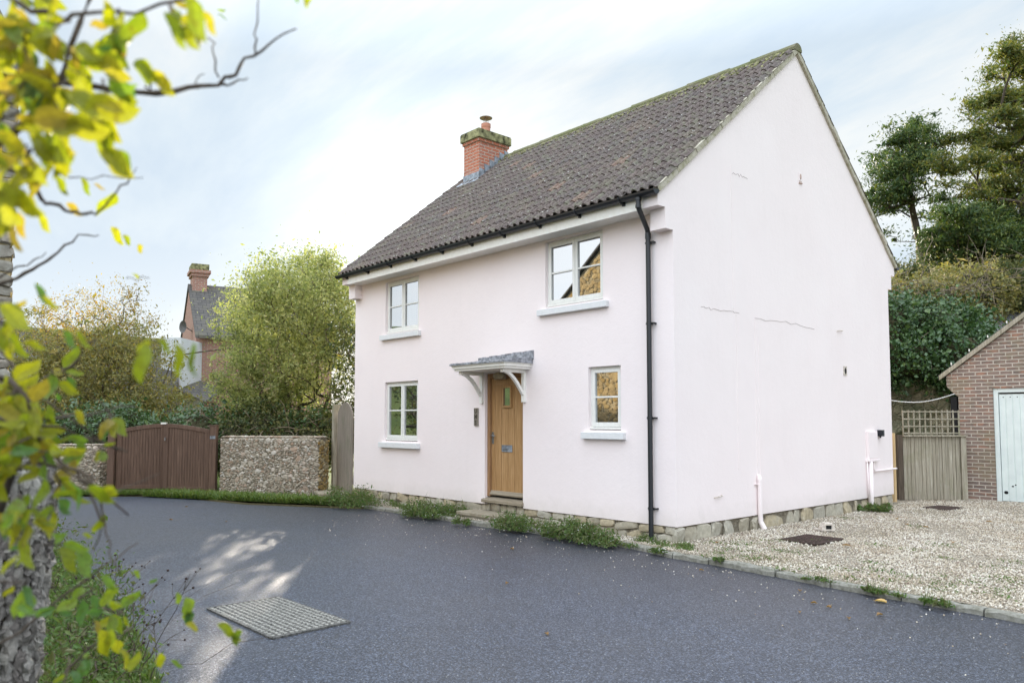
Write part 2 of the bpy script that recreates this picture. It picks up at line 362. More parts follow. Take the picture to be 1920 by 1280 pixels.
# asphalt
g = G('asphalt')
a1 = g.noise(None, 62, 4, .75); a2 = g.noise(None, .5, 5, .6); a4 = g.noise(None, 2.2, 5, .6)
c = g.ramp(a1, [(.42, (.010, .013, .021)), (.53, (.036, .045, .068)), (.64, (.15, .175, .235))])
c = g.mix(g.ramp(a2, [(.4, 0), (.7, .45)]), c, g.mix(.5, c, (.085, .08, .075)))
c = g.mix(g.ramp(a4, [(.55, 0), (.75, .2)]), c, (.03, .026, .024))
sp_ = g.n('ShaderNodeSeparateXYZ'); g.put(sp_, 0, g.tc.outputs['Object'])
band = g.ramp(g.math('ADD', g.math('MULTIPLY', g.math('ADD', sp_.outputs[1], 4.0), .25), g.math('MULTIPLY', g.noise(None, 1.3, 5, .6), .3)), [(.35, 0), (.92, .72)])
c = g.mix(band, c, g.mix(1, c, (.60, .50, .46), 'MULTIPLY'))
crk = g.ramp(g.vor(g.map(sc=(.35, .35, .35)), 1.0, 'DISTANCE_TO_EDGE'), [(.002, 1), (.006, 0)])
v = g.vor(None, 27); spk = g.ramp(v, [(.10, 1), (.15, 0)]); kill = g.ramp(g.vor(None, 27, out='Color'), [(.42, 0), (.5, 1)])
c = g.mix(g.math('MULTIPLY', spk, g.math('MULTIPLY', kill, .75)), c, (.50, .49, .46))
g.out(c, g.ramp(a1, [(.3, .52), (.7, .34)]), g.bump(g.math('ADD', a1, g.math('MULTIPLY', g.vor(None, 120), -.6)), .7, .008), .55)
# gravel
g = G('gravel_bed'); v = g.vor(None, 55, out='Color'); d = g.vor(None, 55)
c = g.ramp(v, [(.2, (.28, .24, .19)), (.4, (.48, .42, .34)), (.6, (.62, .57, .48)), (.8, (.40, .31, .22))]); c = g.mix(g.ramp(d, [(.3, 0), (.6, .85)]), c, (.10, .085, .06))
c = g.mix(g.ramp(g.noise(None, .9, 5, .65), [(.5, 0), (.68, .45)]), c, (.19, .16, .09)); g.out(c, .95, g.bump(d, -1, .02), .2)
g = G('gravel_stone'); i = g.isl(); c = g.ramp(i, [(0, (.33, .27, .20)), (.12, (.72, .67, .57)), (.34, (.56, .49, .38)), (.5, (.80, .77, .70)), (.66, (.46, .38, .28)), (.8, (.72, .67, .60)), (.93, (.27, .21, .17))])
c = g.mix(g.ramp(g.noise(None, 1.1, 5, .65), [(.46, 0), (.66, .6)]), c, g.mix(1, c, (.62, .52, .40), 'MULTIPLY'))
g.out(c, .9, None, .25)
g = G('soil'); n = g.noise(None, 20, 6, .7); g.out(g.ramp(n, [(.3, (.06, .055, .025)), (.6, (.13, .11, .06)), (.72, (.22, .16, .09))]), .95, g.bump(n, .8, .03), .1)
g = G('field_grass'); n = g.noise(None, .12, 6, .6); n2 = g.noise(None, 6, 5); c = g.ramp(n, [(.35, (.07, .10, .025)), (.6, (.12, .15, .04)), (.72, (.09, .09, .04))]); g.out(g.mix(.4, c, g.ramp(n2, [(.3, .4), (.7, 1.2)]), 'MULTIPLY'), .95, None, .1)
# woods
def wood(name, c1, c2, c3, sc=9, axis=2, rough=.75, plank=None, knot=None):
    g = G(name); k = [5, 5, 5]; k[axis] = .28; n = g.noise(g.map(sc=tuple(k)), sc, 6, .65, .6); i = g.isl()
    c = g.ramp(n, [(.3, c1), (.52, c2), (.7, c3)]); c = g.mix(g.math('MULTIPLY', i, .35), c, c1)
    if knot: c = g.mix(g.ramp(g.noise(None, 2.2, 4, .7), [(.5, 0), (.72, .6)]), c, knot)
    return g.out(c, rough, g.bump(n, .45, .006), .35)
wood('oak_door', (.30, .165, .065), (.43, .25, .11), (.54, .34, .17), 8, rough=.5)
wood('oak_frame', (.22, .12, .06), (.34, .19, .09), (.42, .26, .14), 8)
wood('weathered_oak', (.20, .16, .11), (.31, .26, .19), (.38, .33, .26), 8, axis=0)
wood('stained_board', (.085, .050, .036), (.145, .088, .062), (.22, .14, .10), 7, rough=.6)
wood('weathered_board', (.15, .125, .10), (.25, .21, .17), (.36, .31, .26), 7, knot=(.16, .17, .10))
wood('green_board', (.19, .165, .12), (.34, .30, .23), (.48, .44, .36), 7, knot=(.20, .20, .11))
wood('new_timber', (.50, .34, .16), (.62, .44, .23), (.70, .53, .30), 6)
wood('bark', (.045, .032, .022), (.09, .066, .046), (.14, .11, .08), 9)
wood('pale_twig', (.16, .12, .085), (.26, .205, .15), (.36, .30, .23), 14)
g = G('garage_paint'); n = g.noise(None, 5, 4); g.out(g.ramp(n, [(.3, (.62, .68, .66)), (.7, (.70, .76, .73))]), .4, None, .5)
flat('lead', (.30, .33, .37), .55, .5, .15, .25, .4, 9)
flat('lead_old', (.30, .31, .34), .6, .5, .1, .3, .4, 14)
flat('rusty_iron', (.085, .055, .045), .75, .4, .3, .3, .6, 25)
flat('steel', (.30, .31, .32), .35, .5, .8)
flat('terracotta', (.52, .24, .17), .8, .2)
flat('cowl_metal', (.36, .30, .24), .5, .5, .5)
flat('moss_cap', (.26, .25, .13), .95, .2, 0, .35, .8, 9)
flat('pale_concrete', (.62, .55, .48), .85, .3, 0, .15, .3, 20)
flat('plaque_slate', (.23, .20, .16), .8)
flat('plaque_letter', (.06, .045, .03), .8)
flat('amber_glass', (.42, .36, .24), .2)
flat('white_cable', (.72, .72, .70), .5)
flat('lug_stone', (.30, .29, .26), .7, .4, 0, .3, .5, 60)
flat('cover_iron', (.13, .125, .115), .7, .4, .2, .3, .5, 40)
flat('crack_grime', (.44, .37, .36), .9)
flat('dead_seed', (.035, .018, .015), .9)
flat('dark_void', (.006, .006, .006), .9)
flat('pebble_render', (.50, .36, .31), .95, .2, 0, .2, .8, 30)
flat('brick_dust', (.50, .10, .07), .7)
flat('painted_wall', (.66, .68, .70), .8)
def leafm(name, cols, tr=.45, rough=.5, ttint=(1.15, 1.2, .6), spec=.35, spots=False):
    g = G(name); i = g.isl(); k = len(cols); c = g.ramp(i, [(j / k, x) for j, x in enumerate(cols)])
    c = g.mix(.35, c, g.ramp(g.noise(None, 3, 3), [(.3, .55), (.7, 1.3)]), 'MULTIPLY')
    if spots: c = g.mix(g.ramp(g.noise(None, 55, 5, .7), [(.54, 0), (.68, .75)]), c, (.16, .13, .03)); c = g.mix(.5, c, g.ramp(g.noise(None, 130, 3), [(.3, .6), (.7, 1.25)]), 'MULTIPLY')
    p = g.n('ShaderNodeBsdfPrincipled'); g.put(p, 'Base Color', c); p.inputs['Roughness'].default_value = rough; p.inputs['Specular IOR Level'].default_value = spec
    t = g.n('ShaderNodeBsdfTranslucent'); g.put(t, 0, g.mix(1, c, tuple(x for x in ttint), 'MULTIPLY'))
    m = g.n('ShaderNodeMixShader'); m.inputs[0].default_value = tr; g.t.links.new(p.outputs[0], m.inputs[1]); g.t.links.new(t.outputs[0], m.inputs[2]); g.t.links.new(m.outputs[0], g.o.inputs[0])
    return g.m
leafm('willow_leaf', [(.28, .32, .13), (.36, .39, .16), (.46, .47, .21), (.22, .27, .11), (.56, .54, .27), (.17, .21, .08)], .5, ttint=(1.35, 1.35, .75))
leafm('autumn_leaf', [(.30, .24, .05), (.42, .32, .06), (.22, .20, .05), (.36, .20, .04), (.20, .19, .06)], .5, ttint=(1.6, 1.4, .6))
leafm('olive_leaf', [(.22, .20, .08), (.32, .27, .10), (.18, .19, .08), (.42, .31, .09), (.26, .26, .11)], .4)
leafm('ivy_leaf', [(.045, .10, .03), (.075, .14, .04), (.04, .085, .035), (.11, .18, .045), (.06, .12, .05)], .2, .32, spec=.5)
leafm('shrub_leaf', [(.07, .10, .03), (.12, .13, .04), (.16, .15, .05), (.06, .09, .035)], .35)
leafm('yew_leaf', [(.045, .085, .03), (.07, .12, .035), (.11, .16, .04), (.18, .20, .045), (.05, .09, .035)], .3, .45)
leafm('yew_light', [(.12, .16, .04), (.20, .20, .045), (.07, .11, .035), (.09, .13, .04), (.25, .22, .05)], .4)
leafm('weed_leaf', [(.09, .17, .04), (.13, .21, .055), (.07, .13, .035), (.17, .23, .07), (.15, .15, .07)], .35)
leafm('grass_blade', [(.10, .18, .03), (.15, .22, .045), (.20, .23, .07), (.09, .15, .035)], .4)
leafm('backlit_leaf', [(.30, .33, .02), (.24, .30, .02), (.36, .35, .02), (.27, .32, .03), (.15, .22, .03), (.33, .32, .03)], .55, .45, ttint=(1.6, 1.6, .5), spots=True)
leafm('shrub_front_leaf', [(.22, .31, .04), (.17, .27, .05), (.30, .35, .05), (.12, .23, .06), (.10, .19, .07)], .55, .45, ttint=(1.5, 1.6, .6), spots=True)
leafm('dry_leaf', [(.30, .13, .05), (.42, .26, .10), (.22, .10, .05), (.50, .36, .14)], .3)
leafm('yellow_fallen', [(.62, .38, .12), (.60, .40, .15)], .3)
leafm('autumn_front', [(.36, .38, .02), (.31, .35, .03), (.40, .40, .03), (.36, .29, .05)], .55, .45, ttint=(1.5, 1.4, .6), spots=True)
brick('slate_pale', (.42, .40, .42), (.30, .29, .31), (.06, .06, .06), .2, .14, .012)
rock_mat('golden_wall', (.46, .36, .20), (.56, .45, .26), (.62, .52, .34), 3)
g = G('petal'); g.out((.72, .70, .66), .7)
M = MATS
# ================================================================== the setting
def sheet(name, pts, z, mat, kind='structure'):
    mb = MB(); mb.poly([(x, y, z) for x, y in pts]); return tag(mb.build(name, M[mat]), kind=kind)
sheet('ground', [(-900, -900), (900, -900), (900, 900), (-900, 900)], -.12, 'field_grass')
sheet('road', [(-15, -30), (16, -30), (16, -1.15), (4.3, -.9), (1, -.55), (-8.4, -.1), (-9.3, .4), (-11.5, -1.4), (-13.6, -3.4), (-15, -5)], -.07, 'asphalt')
KL = [(-6.9, -.64), (-6.0, -.61), (-5.1, -.58), (-4.1, -.60), (-3.2, -.62), (-2.3, -.50), (-1.5, -.52), (-.75, -.50), (-.1, -.55), (.4, -.70), (1.04, -.71), (2.02, -.82), (2.76, -.92), (3.45, -.97), (4.25, -1.05), (6.0, -1.2), (9.0, -1.4), (13, -1.6)]
def kpt(s, off=0.0):
    k = min(int(s), len(KL) - 2); f = s - k; a, b = np.array(KL[k]), np.array(KL[k + 1]); d = (b - a) / np.linalg.norm(b - a)
    return a + (b - a) * f + np.array([-d[1], d[0]]) * off
mb = MB(); s_ = 0.0
while s_ < len(KL) - 1.001:
    e = min(s_ + random.uniform(.8, 1.05), len(KL) - 1); K = 7; pr = []
    hz_ = random.uniform(-.012, .006)
    for j in range(K + 1):
        t = s_ + .012 + (e - s_ - .024) * j / K; w1 = random.gauss(0, .006); w2 = random.gauss(0, .005)
        o_, i_, c_ = kpt(t, w1), kpt(t, .09 + w2), kpt(t, .02 + w1)
        pr.append([(*o_, -.09), (*o_, hz_ - .02 + w1), (*c_, hz_ + w2), (*i_, hz_ + w2), (*i_, -.09)])
    V = np.array(pr).reshape(-1, 3); F = [[j * 5 + k, (j + 1) * 5 + k, (j + 1) * 5 + k + 1, j * 5 + k + 1] for j in range(K) for k in range(4)]
    mb.add(V, F); s_ = e
    mb.f.append(np.array([[0, 1, 2, 3, 4]]) + mb.n - len(V)); mb.f.append(np.array([[4, 3, 2, 1, 0]]) + mb.n - 5)
tag(mb.build('kerb', M['kerb_stone']), kind='structure')
ki = [tuple(kpt(t, .11)) for t in np.linspace(0, len(KL) - 1.001, 40)]
mb = MB(); poly = ki + [(13, 16), (-1.6, 16), (-1.6, 7.4), (-.25, 7.1), (-.25, .5), (-8.4, .5), (-8.5, -.2), (-7.1, -.45)]
mb.poly([(x, y, -.012) for x, y in poly]); tag(mb.build('gravel_drive', M['gravel_bed']), kind='structure')
# gravel stones
def gravel(K, xr, yr, power=1.0):
    x = RNG.uniform(*xr, K); y = RNG.uniform(*yr, K)
    d = np.hypot(x - 6.2, y + 8.6); keep = RNG.uniform(size=K) < np.clip((11.0 / d) ** 1.6, 0, 1)
    kx = np.array([k[0] for k in ki]); ky = np.array([k[1] for k in ki])
    keep &= y > np.interp(x, kx, ky) + .01; keep &= ~((x < .02) & (y > -.0) & (y < 7.03))
    keep &= RNG.uniform(size=K) < np.clip(1.05 - .8 * (np.sin(x * 2.3 + 1.1 * np.sin(y * 1.7)) * np.cos(y * 1.9 + x) > .45), .3, 1)
    keep &= ~((x > .84) & (x < 1.36) & (y > 1.2) & (y < 1.88) & (RNG.uniform(size=K) < .93))
    keep &= ~((x > .6) & (x < 1.1) & (y > 6.8) & (y < 7.3) & (RNG.uniform(size=K) < .93))
    return x[keep], y[keep]
mb = MB()
for K, xr, yr in ((88000, (.0, 5.6), (-1.1, 9.3)), (5600, (-7, .3), (-.6, 0))):
    x, y = gravel(K, xr, yr); n_ = len(x)
    sc_ = RNG.uniform(.005, .0125, n_); D_ = np.stack([sc_ * RNG.uniform(.8, 1.5, n_), sc_, sc_ * RNG.uniform(.45, .8, n_)], 1)
    hump = .012 * np.sin(x * 2.1) * np.cos(y * 1.7)
    mb.inst(OV, OF, rot_rand(n_, .6) * D_[:, None, :], np.stack([x, y, -.004 + sc_ * .3 + hump * .3 + RNG.uniform(0, .004, n_)], 1))
tag(mb.build('gravel', M['gravel_stone']), kind='stuff')
# left verge soil bank and the strip under the stone wall
mb = MB(); vb = [(-7.2, -5.9), (-4.6, -6.38), (-3.0, -6.5), (-1.0, -6.62), (.2, -6.75), (1.1, -6.95), (2.4, -7.3), (3.6, -7.9), (4.6, -9.5), (-9, -9.5), (-12.5, -9), (-12.5, -5.4)]
c0 = np.mean(vb, 0); ring2 = [np.array(p) * .93 + c0 * .07 for p in vb]
for i in range(len(vb)):
    j = (i + 1) % len(vb); mb.quad((*vb[i], -.075), (*vb[j], -.075), (*ring2[j], .03), (*ring2[i], .03))
mb.poly([(*p, .03) for p in ring2]); tag(mb.build('verge', M['soil']), kind='structure')
mb = MB(); vs = [(-13.1, -3.95), (-12.2, -2.98), (-11.4, -2.12), (-10.7, -2.32), (-9.1, -1.98), (-7.4, -1.0), (-6.8, -.62), (-6.9, .3), (-8.3, .5), (-9.3, .6), (-11.5, -1.3), (-12.4, -2.3), (-13.6, -3.2), (-14.8, -4.4), (-15.5, -5.6)]
mb.poly([(x, y, -.045) for x, y in vs])
for i in range(6): mb.quad((vs[i][0] + .05, vs[i][1] - .09, -.072), (vs[i + 1][0] + .05, vs[i + 1][1] - .09, -.072), (*vs[i + 1], -.045), (*vs[i], -.045)); tag(mb.build('verge', M['soil']), kind='structure')
# hills: behind the garage (right) and across the valley (seen in the panes)
def terrain(name, fn, a0, a1, b0, b1, na, nb, mat):
    A = np.linspace(a0, a1, na); B = np.linspace(b0, b1, nb); V = np.array([P(a, b, fn(a, b)) for a in A for b in B])
    mb = MB(); mb.add(V, [[i * nb + j, i * nb + j + 1, (i + 1) * nb + j + 1, (i + 1) * nb + j] for i in range(na - 1) for j in range(nb - 1)])
    return tag(mb.build(name, M[mat], smooth=True), kind='structure')
def bank_z(d, l):
    t = np.clip((d - 22.3) / 3.2, 0, 1); t = t * t * (3 - 2 * t)
    e = np.clip((l - 3) / 4.0, 0, 1)
    return (2.2 * (d > 21.9) * 1.0 + 3.0 * t + .05 * max(0, d - 25) + .25 * sin(d * 1.3 + l) + .2 * sin(l * 1.9)) * e - .2 * (1 - e)
terrain('hillside', bank_z, 21.9, 70, 3, 60, 40, 50, 'bank_earth')
def far_z(a, b):
    x, y, _ = P(a, b, 0); r = math.hypot(x - 6, y + 8)
    return -.2 + max(0, r - 45) * .26 * (1 + .2 * sin(b * .05)) if r < 130 else 22
mb = MB(); A = np.linspace(radians(178), radians(300), 40); Rr = np.linspace(40, 190, 16)
V = [(6 + r * cos(a), -8 + r * sin(a), -.3 + max(0, r - 42) * .17 + 1.2 * sin(a * 9 + r * .03)) for a in A for r in Rr]
mb.add(V, [[i * 16 + j, i * 16 + j + 1, (i + 1) * 16 + j + 1, (i + 1) * 16 + j] for i in range(39) for j in range(15)])
tag(mb.build('hillside', M['field_grass'], smooth=True), kind='structure')

# ================================================================== the cottage
HL, HW, Z0 = 8.28, 7.02, .2
cot = thing('cottage', 'pink rendered two storey cottage with pantile roof, brick chimney and oak front door', 'house', (-4, 3.5, 0))
EZ, AZ, AY = 4.66, 7.80, HW / 2            # wall tops: eaves line, apex
SLP = (7.89 - 4.73) / (AY + .35)
def gable_prof(): 
    f = [(0, Z0), (0, 4.20), (-.17, 4.20), (-.17, 4.485), (-.33, 4.485), (-.33, 4.73 - .02)]
    return f + [(AY, 7.89 - .05)] + [(HW - y, z) for y, z in f[::-1]]
mb = MB(); gp = gable_prof()
mb.prism([(-.25, y, z) for y, z in gp], (.25, 0, 0)); mb.prism([(-HL, y, z) for y, z in gp], (.25, 0, 0))
HOLES = [(-7.11, -5.94, 3.36, 4.42), (-7.10, -5.95, 1.215, 2.385), (-2.47, -1.26, 3.40, 4.45), (-1.56, -.94, 1.475, 2.41), (-3.96, -3.0, .2, 2.42)]
xs = sorted({-HL + .25, -.25} | {h[0] for h in HOLES} | {h[1] for h in HOLES}); zs = sorted({Z0, 4.70} | {h[2] for h in HOLES} | {h[3] for h in HOLES})
for a, b in zip(xs, xs[1:]):
    for c, d in zip(zs, zs[1:]):
        if not any(h[0] - 1e-6 <= a and b <= h[1] + 1e-6 and h[2] - 1e-6 <= c and d <= h[3] + 1e-6 for h in HOLES):
            mb.quad((a, 0, c), (b, 0, c), (b, 0, d), (a, 0, d))
for a, b, c, d in HOLES:
    r_ = .28; mb.quad((a, 0, c), (a, 0, d), (a, r_, d), (a, r_, c)); mb.quad((b, 0, d), (b, 0, c), (b, r_, c), (b, r_, d))
    mb.quad((a, 0, d), (b, 0, d), (b, r_, d), (a, r_, d))
    if c > Z0 + .01: mb.quad((b, 0, c), (a, 0, c), (a, r_, c), (b, r_, c))
mb.quad((-.25, HW, Z0), (-HL + .25, HW, Z0), (-HL + .25, HW, 4.7), (-.25, HW, 4.7))
mb.quad((-HL + .25, 0, Z0), (-.25, 0, Z0), (-.25, HW, Z0), (-HL + .25, HW, Z0))
wall = mb.build('wall', M['pink_render'], cot)
# hairline cracks and bead lines on the gable
def crack(pts, r=.005):
    q = []
    for (y0, z0), (y1, z1) in zip(pts, pts[1:]):
        for k in range(6): q.append((.001, y0 + (y1 - y0) * k / 6 + random.gauss(0, .006), z0 + (z1 - z0) * k / 6 + random.gauss(0, .012)))
    q.append((.001, *pts[-1])); mb = MB(); mb.tube(q, r, 5); mb.build('crack', M['crack_grime'], wall)
crack([(.64, 3.22), (1.0, 3.20), (1.42, 3.22), (1.62, 3.21)], .0035); crack([(1.49, 5.31), (1.7, 5.33), (1.92, 5.31)], .0035); crack([(2.05, 3.17), (3.0, 3.18), (3.95, 3.16)], .0035)
for y, z0, z1 in ((1.46, 3.26, 5.42), (1.53, .9, 3.18), (2.05, .72, 3.16), (2.14, .72, 2.9)):
    mb = MB(); mb.box(.0, .006, y - .006, y + .006, z0, z1); mb.build('bead', M['pink_render'], wall)
# plinth
mb = MB(); mb.box(-HL + .03, -.03, .035, HW - .03, -.1, Z0 - .002); pl = mb.build('plinth', M['mortar'], cot)
mb = MB()
stones_on(mb, (-HL + .02, .04, -.09), (1, 0, 0), (0, 0, 1), (0, -1, 0), 4.3, .285, .30, .15, .035)
mb.build('stonework', M['plinth_stone'], pl); mb = MB()
stones_on(mb, (-3.0, .04, -.09), (1, 0, 0), (0, 0, 1), (0, -1, 0), 2.98, .285, .32, .15, .035)
mb.build('stonework', M['plinth_stone'], pl); mb = MB()
stones_on(mb, (-.04, 0, -.09), (0, 1, 0), (0, 0, 1), (1, 0, 0), HW - .03, .285, .40, .20, .035)
mb.build('stonework', M['plinth_stone'], pl, bevel=0)
# ---- roof
EY = -.40; EZR = 4.73 + (EY + .35) * SLP; RL = math.hypot(AY - EY, 7.89 - EZR)
def tile_slope(mb, front=True):
    sgn = 1 if front else -1; y0 = EY if front else HW - EY
    up = np.array([0, sgn * (AY - EY), 7.89 - EZR]); up /= np.linalg.norm(up); nr = np.array([0, -up[2] * sgn, abs(up[1])])
    X0, X1 = -HL - .05, .055; nt_ = 28; w_ = (X1 - X0) / nt_; nc = 17; ch = RL / nc
    K = 9
    for c in range(nc):
        for t in range(nt_):
            xa = X0 + t * w_; us = np.linspace(0, 1, 2 * K + 1); pitch = us * 2 % 1.0
            h = np.where(pitch < .70, np.sin(np.clip(pitch / .70, 0, 1) * pi) ** .7 * .046, 0); h[-1] = 0
            lift = .021 + random.gauss(0, .003); s0 = c * ch + random.gauss(0, .006); s1 = min((c + 1) * ch + .03, RL); jx = random.gauss(0, .0025)
            rows = []
            for s_, l_ in ((s0, lift - .018), (s0, lift), (s0 + .05, lift - .003), (s1, .004)):
                for k_, u in enumerate(us):
                    p = np.array([xa + jx + u * w_, y0, EZR]) + up * s_ + nr * (l_ + h[k_] - (.0 if l_ != lift - .018 else .004)); rows.append(p)
            n_ = 2 * K + 1; F = [[r * n_ + k, r * n_ + k + 1, (r + 1) * n_ + k + 1, (r + 1) * n_ + k] for r in range(3) for k in range(n_ - 1)]
            if not front: F = [f[::-1] for f in F]
            mb.add(rows, F)
mb = MB(); tile_slope(mb, True); tile_slope(mb, False); roof = mb.build('roof', M['roof_tile'], cot, smooth=False)
mb = MB()      # underlay boards so that no light leaks between the tiles
for sg, y0 in ((1, EY + .03), (-1, HW - EY - .03)):
    mb.prism([(-HL, y0, EZR - .005), (-HL, AY, 7.865), (-HL, AY, 7.835), (-HL, y0, EZR - .035)], (HL, 0, 0))
mb.build('underlay', M['dark_void'], roof)
# ridge tiles
mb = MB(); x = -HL - .05
while x < .02:
    e = min(x + .44, .06); a = np.linspace(-.25, pi + .25, 9); dz = random.gauss(0, .006)
    for r_, sx in ((.125, 0),):
        V = [(xx, AY + .0 + r_ * rr * cos(t), 7.865 + dz + r_ * rr * sin(t) * .85) for xx, rr in ((x, 1.06), (x + .05, 1.0), (e, 1.0)) for t in a]
        mb.add(V, [[i * 9 + k, i * 9 + k + 1, (i + 1) * 9 + k + 1, (i + 1) * 9 + k] for i in range(2) for k in range(8)])
        mb.f.append(np.array([list(range(9))]) + mb.n - 27); mb.f.append(np.array([list(range(9))[::-1]]) + mb.n - 9)
    x = e + .004
mb.build('ridge_tiles', M['mossy_ridge'], roof)
def moss():
    mb = MB(); K = 900; x = RNG.uniform(-HL, 0, K); s = RL - np.abs(RNG.normal(0, .16, K)) - .07; up = np.array([0, AY - EY, 7.89 - EZR]) / RL
    p = np.array([0, EY, EZR]) + up * s[:, None]; p[:, 0] = x; p += np.array([0, -up[2], up[1]]) * .035
    sc_ = RNG.uniform(.008, .028, K); mb.inst(RV, RF, rot_rand(K, .4) * np.stack([sc_ * 1.5, sc_, sc_ * .8], 1)[:, None, :], p)
    return mb.build('moss', M['moss_cap'], roof)
moss()
# verges: mortar bed with a projecting undercloak
mb = MB()
for xa, xb in ((-.03, .045), (-HL - .045, -HL + .03)):
    for sg in (1, -1):
        y0 = EY + .03 if sg > 0 else HW - EY - .03; up = np.array([0, sg * (AY - EY), 7.89 - EZR]); up /= np.linalg.norm(up); nr = np.array([0, -up[2] * sg, abs(up[1])]); s_ = 0
        while s_ < RL - .04:
            e = min(s_ + random.uniform(.24, .32), RL); j = random.gauss(0, .004)
            p = np.array([(xa + xb) / 2 + j, y0, EZR]) + up * (s_ + e) / 2 + nr * (-.012 + j)
            mb.obox(p, (1, 0, 0), up, nr, (xb - xa) / 2, (e - s_) / 2 + .002, .042); s_ = e
        mb.build('verge_bedding', M['verge_mortar'], roof, bevel=.006); mb = MB()
# ---- chimney
CX0, CX1, CY0, CY1 = -7.88, -7.32, 2.64, 3.52
mb = MB(); mb.box(CX0, CX1, CY0, CY1, 6.4, 8.12); ch = mb.build('chimney', M['chimney_brick'], cot)
mb = MB(); mb.box(CX0 - .03, CX1 + .03, CY0 - .03, CY1 + .03, 8.10, 8.17); mb.build('oversail', M['chimney_brick'], ch)
mb = MB(); mb.box(CX0 - .07, CX1 + .07, CY0 - .07, CY1 + .07, 8.17, 8.36); mb.prism([(CX0 - .06, CY0 - .06, 8.36), (CX1 + .06, CY0 - .06, 8.36), (CX1 + .06, CY1 + .06, 8.36), (CX0 - .06, CY1 + .06, 8.36)], (0, 0, .025)); mb.build('cap', M['moss_cap'], ch, bevel=.015)
pc = ((CX0 + CX1) / 2, 3.08)
mb = MB(); mb.tube([(*pc, 8.38), (*pc, 8.40), (*pc, 8.55), (*pc, 8.58), (*pc, 8.60), (*pc, 8.68)], [.125, .11, .105, .105, .115, .115], 20); mb.build('pot', M['terracotta'], ch, smooth=False)
mb = MB(); mb.tube([(*pc, 8.82), (*pc, 8.83), (*pc, 8.86), (*pc, 8.885)], [.15, .155, .10, .02], 20)
for k in range(4): a = k * pi / 2 + .6; mb.tube([(pc[0] + .06 * cos(a), pc[1] + .06 * sin(a), 8.66), (pc[0] + .04 * cos(a), pc[1] + .04 * sin(a), 8.83)], .008, 6)
mb.build('cowl', M['cowl_metal'], ch)
rz = lambda y: 4.73 + (y + .35) * SLP
mb = MB(); mb.box(CX0 - .012, CX1 + .012, CY0 - .014, CY0 - .002, rz(CY0) - .05, rz(CY0) + .20)
mb.prism([(CX0 - .1, CY0 - .17, rz(CY0 - .17) + .06), (CX1 + .1, CY0 - .17, rz(CY0 - .17) + .06), (CX1 + .1, CY0 - .01, rz(CY0) + .05), (CX0 - .1, CY0 - .01, rz(CY0) + .05)], (0, 0, .008))
for x0_ in (CX1 + .002, CX0 - .014):
    y = CY0
    while y < CY1 - .02:
        y2 = min(y + .155, CY1); zb = rz(min(y, AY)) - .03; mb.prism([(x0_, y, zb), (x0_, y2 + .02, rz(min(y2, AY)) - .02), (x0_, y2 + .02, rz(min(y2, AY)) + .13), (x0_, y, rz(min(y2, AY)) + .16)], (.012, 0, 0)); y = y2
mb.build('flashing', M['lead'], ch)
# ---- eaves
mb = MB(); mb.box(-HL + .25, -.25, -.33, .0, 4.485, 4.50); mb.box(-HL + .25, -.25, -.345, -.33, 4.47, 4.665)
mb.build('fascia', M['white_paint'], cot)
mb = MB(); mb.box(-HL + .25, -.25, HW, HW + .33, 4.485, 4.50); mb.box(-HL + .25, -.25, HW + .33, HW + .345, 4.47, 4.665); mb.build('fascia', M['white_paint'], cot)
def gutter(y, s):
    mb = MB(); a = np.linspace(pi, 2 * pi, 9); r1, r2 = .062, .056; xs = [-HL - .06, .04]; zc = 4.675
    V = [(x, y + r * cos(t), zc + r * sin(t)) for x in xs for r in (r1, r2) for t in a]
    F = [[k, k + 1, 18 + k + 1, 18 + k] for k in range(8)] + [[9 + k + 1, 9 + k, 27 + k, 27 + k + 1] for k in range(8)] + [[0, 18, 27, 9], [8, 17, 35, 26]]
    mb.add(V, F)
    for x in (-HL - .06, .04):
        mb.prism([(x - .004, y + .066 * cos(t), zc + .066 * sin(t)) for t in a], (.008, 0, 0))
    return mb
g_ = gutter(-.415, 1).build('gutter', M['black_plastic'], cot)
for k in range(10):
    x = -HL + .25 + k * .83; mb = MB(); a = np.linspace(pi, 2 * pi, 9); mb.tube([(x, -.415 + .068 * cos(t), 4.675 + .068 * sin(t)) for t in a], .008, 6); mb.box(x - .022, x + .022, -.372, -.345, 4.575, 4.655)
    mb.bar((x, -.345, 4.60), (x, -.415, 4.602), .028, .018); mb.build('bracket', M['black_plastic'], g_)
gutter(HW + .415, 1).build('gutter', M['black_plastic'], cot)
# downpipe with swan neck
mb = MB(); px = -.37; top = -.26
mb.tube([(top, -.415, 4.64), (top, -.415, 4.50), (top - .002, -.40, 4.47), (px + .01, -.10, 4.26), (px, -.075, 4.22), (px, -.07, 4.1), (px, -.07, -.01)], .034, 16)
for z, r in ((4.60, .042), (4.50, .040), (4.19, .040), (4.15, .041), (2.95, .038), (1.65, .038), (.42, .038)): 
    xx, yy = (top, -.415) if z > 4.4 else (px, -.07); mb.tube([(xx, yy, z - .02), (xx, yy, z + .02)], r, 16)
dp = mb.build('downpipe', M['black_plastic'], cot)
for z in (4.08, 2.95, 1.65, .42):
    mb = MB(); mb.box(px - .06, px + .085, -.062, -.046, z - .012, z + .012); mb.box(px + .055, px + .078, -.05, 0, z - .011, z + .011); mb.box(px - .02, px + .02, -.046, 0, z - .01, z + .01); mb.build('bracket', M['black_plastic'], dp)
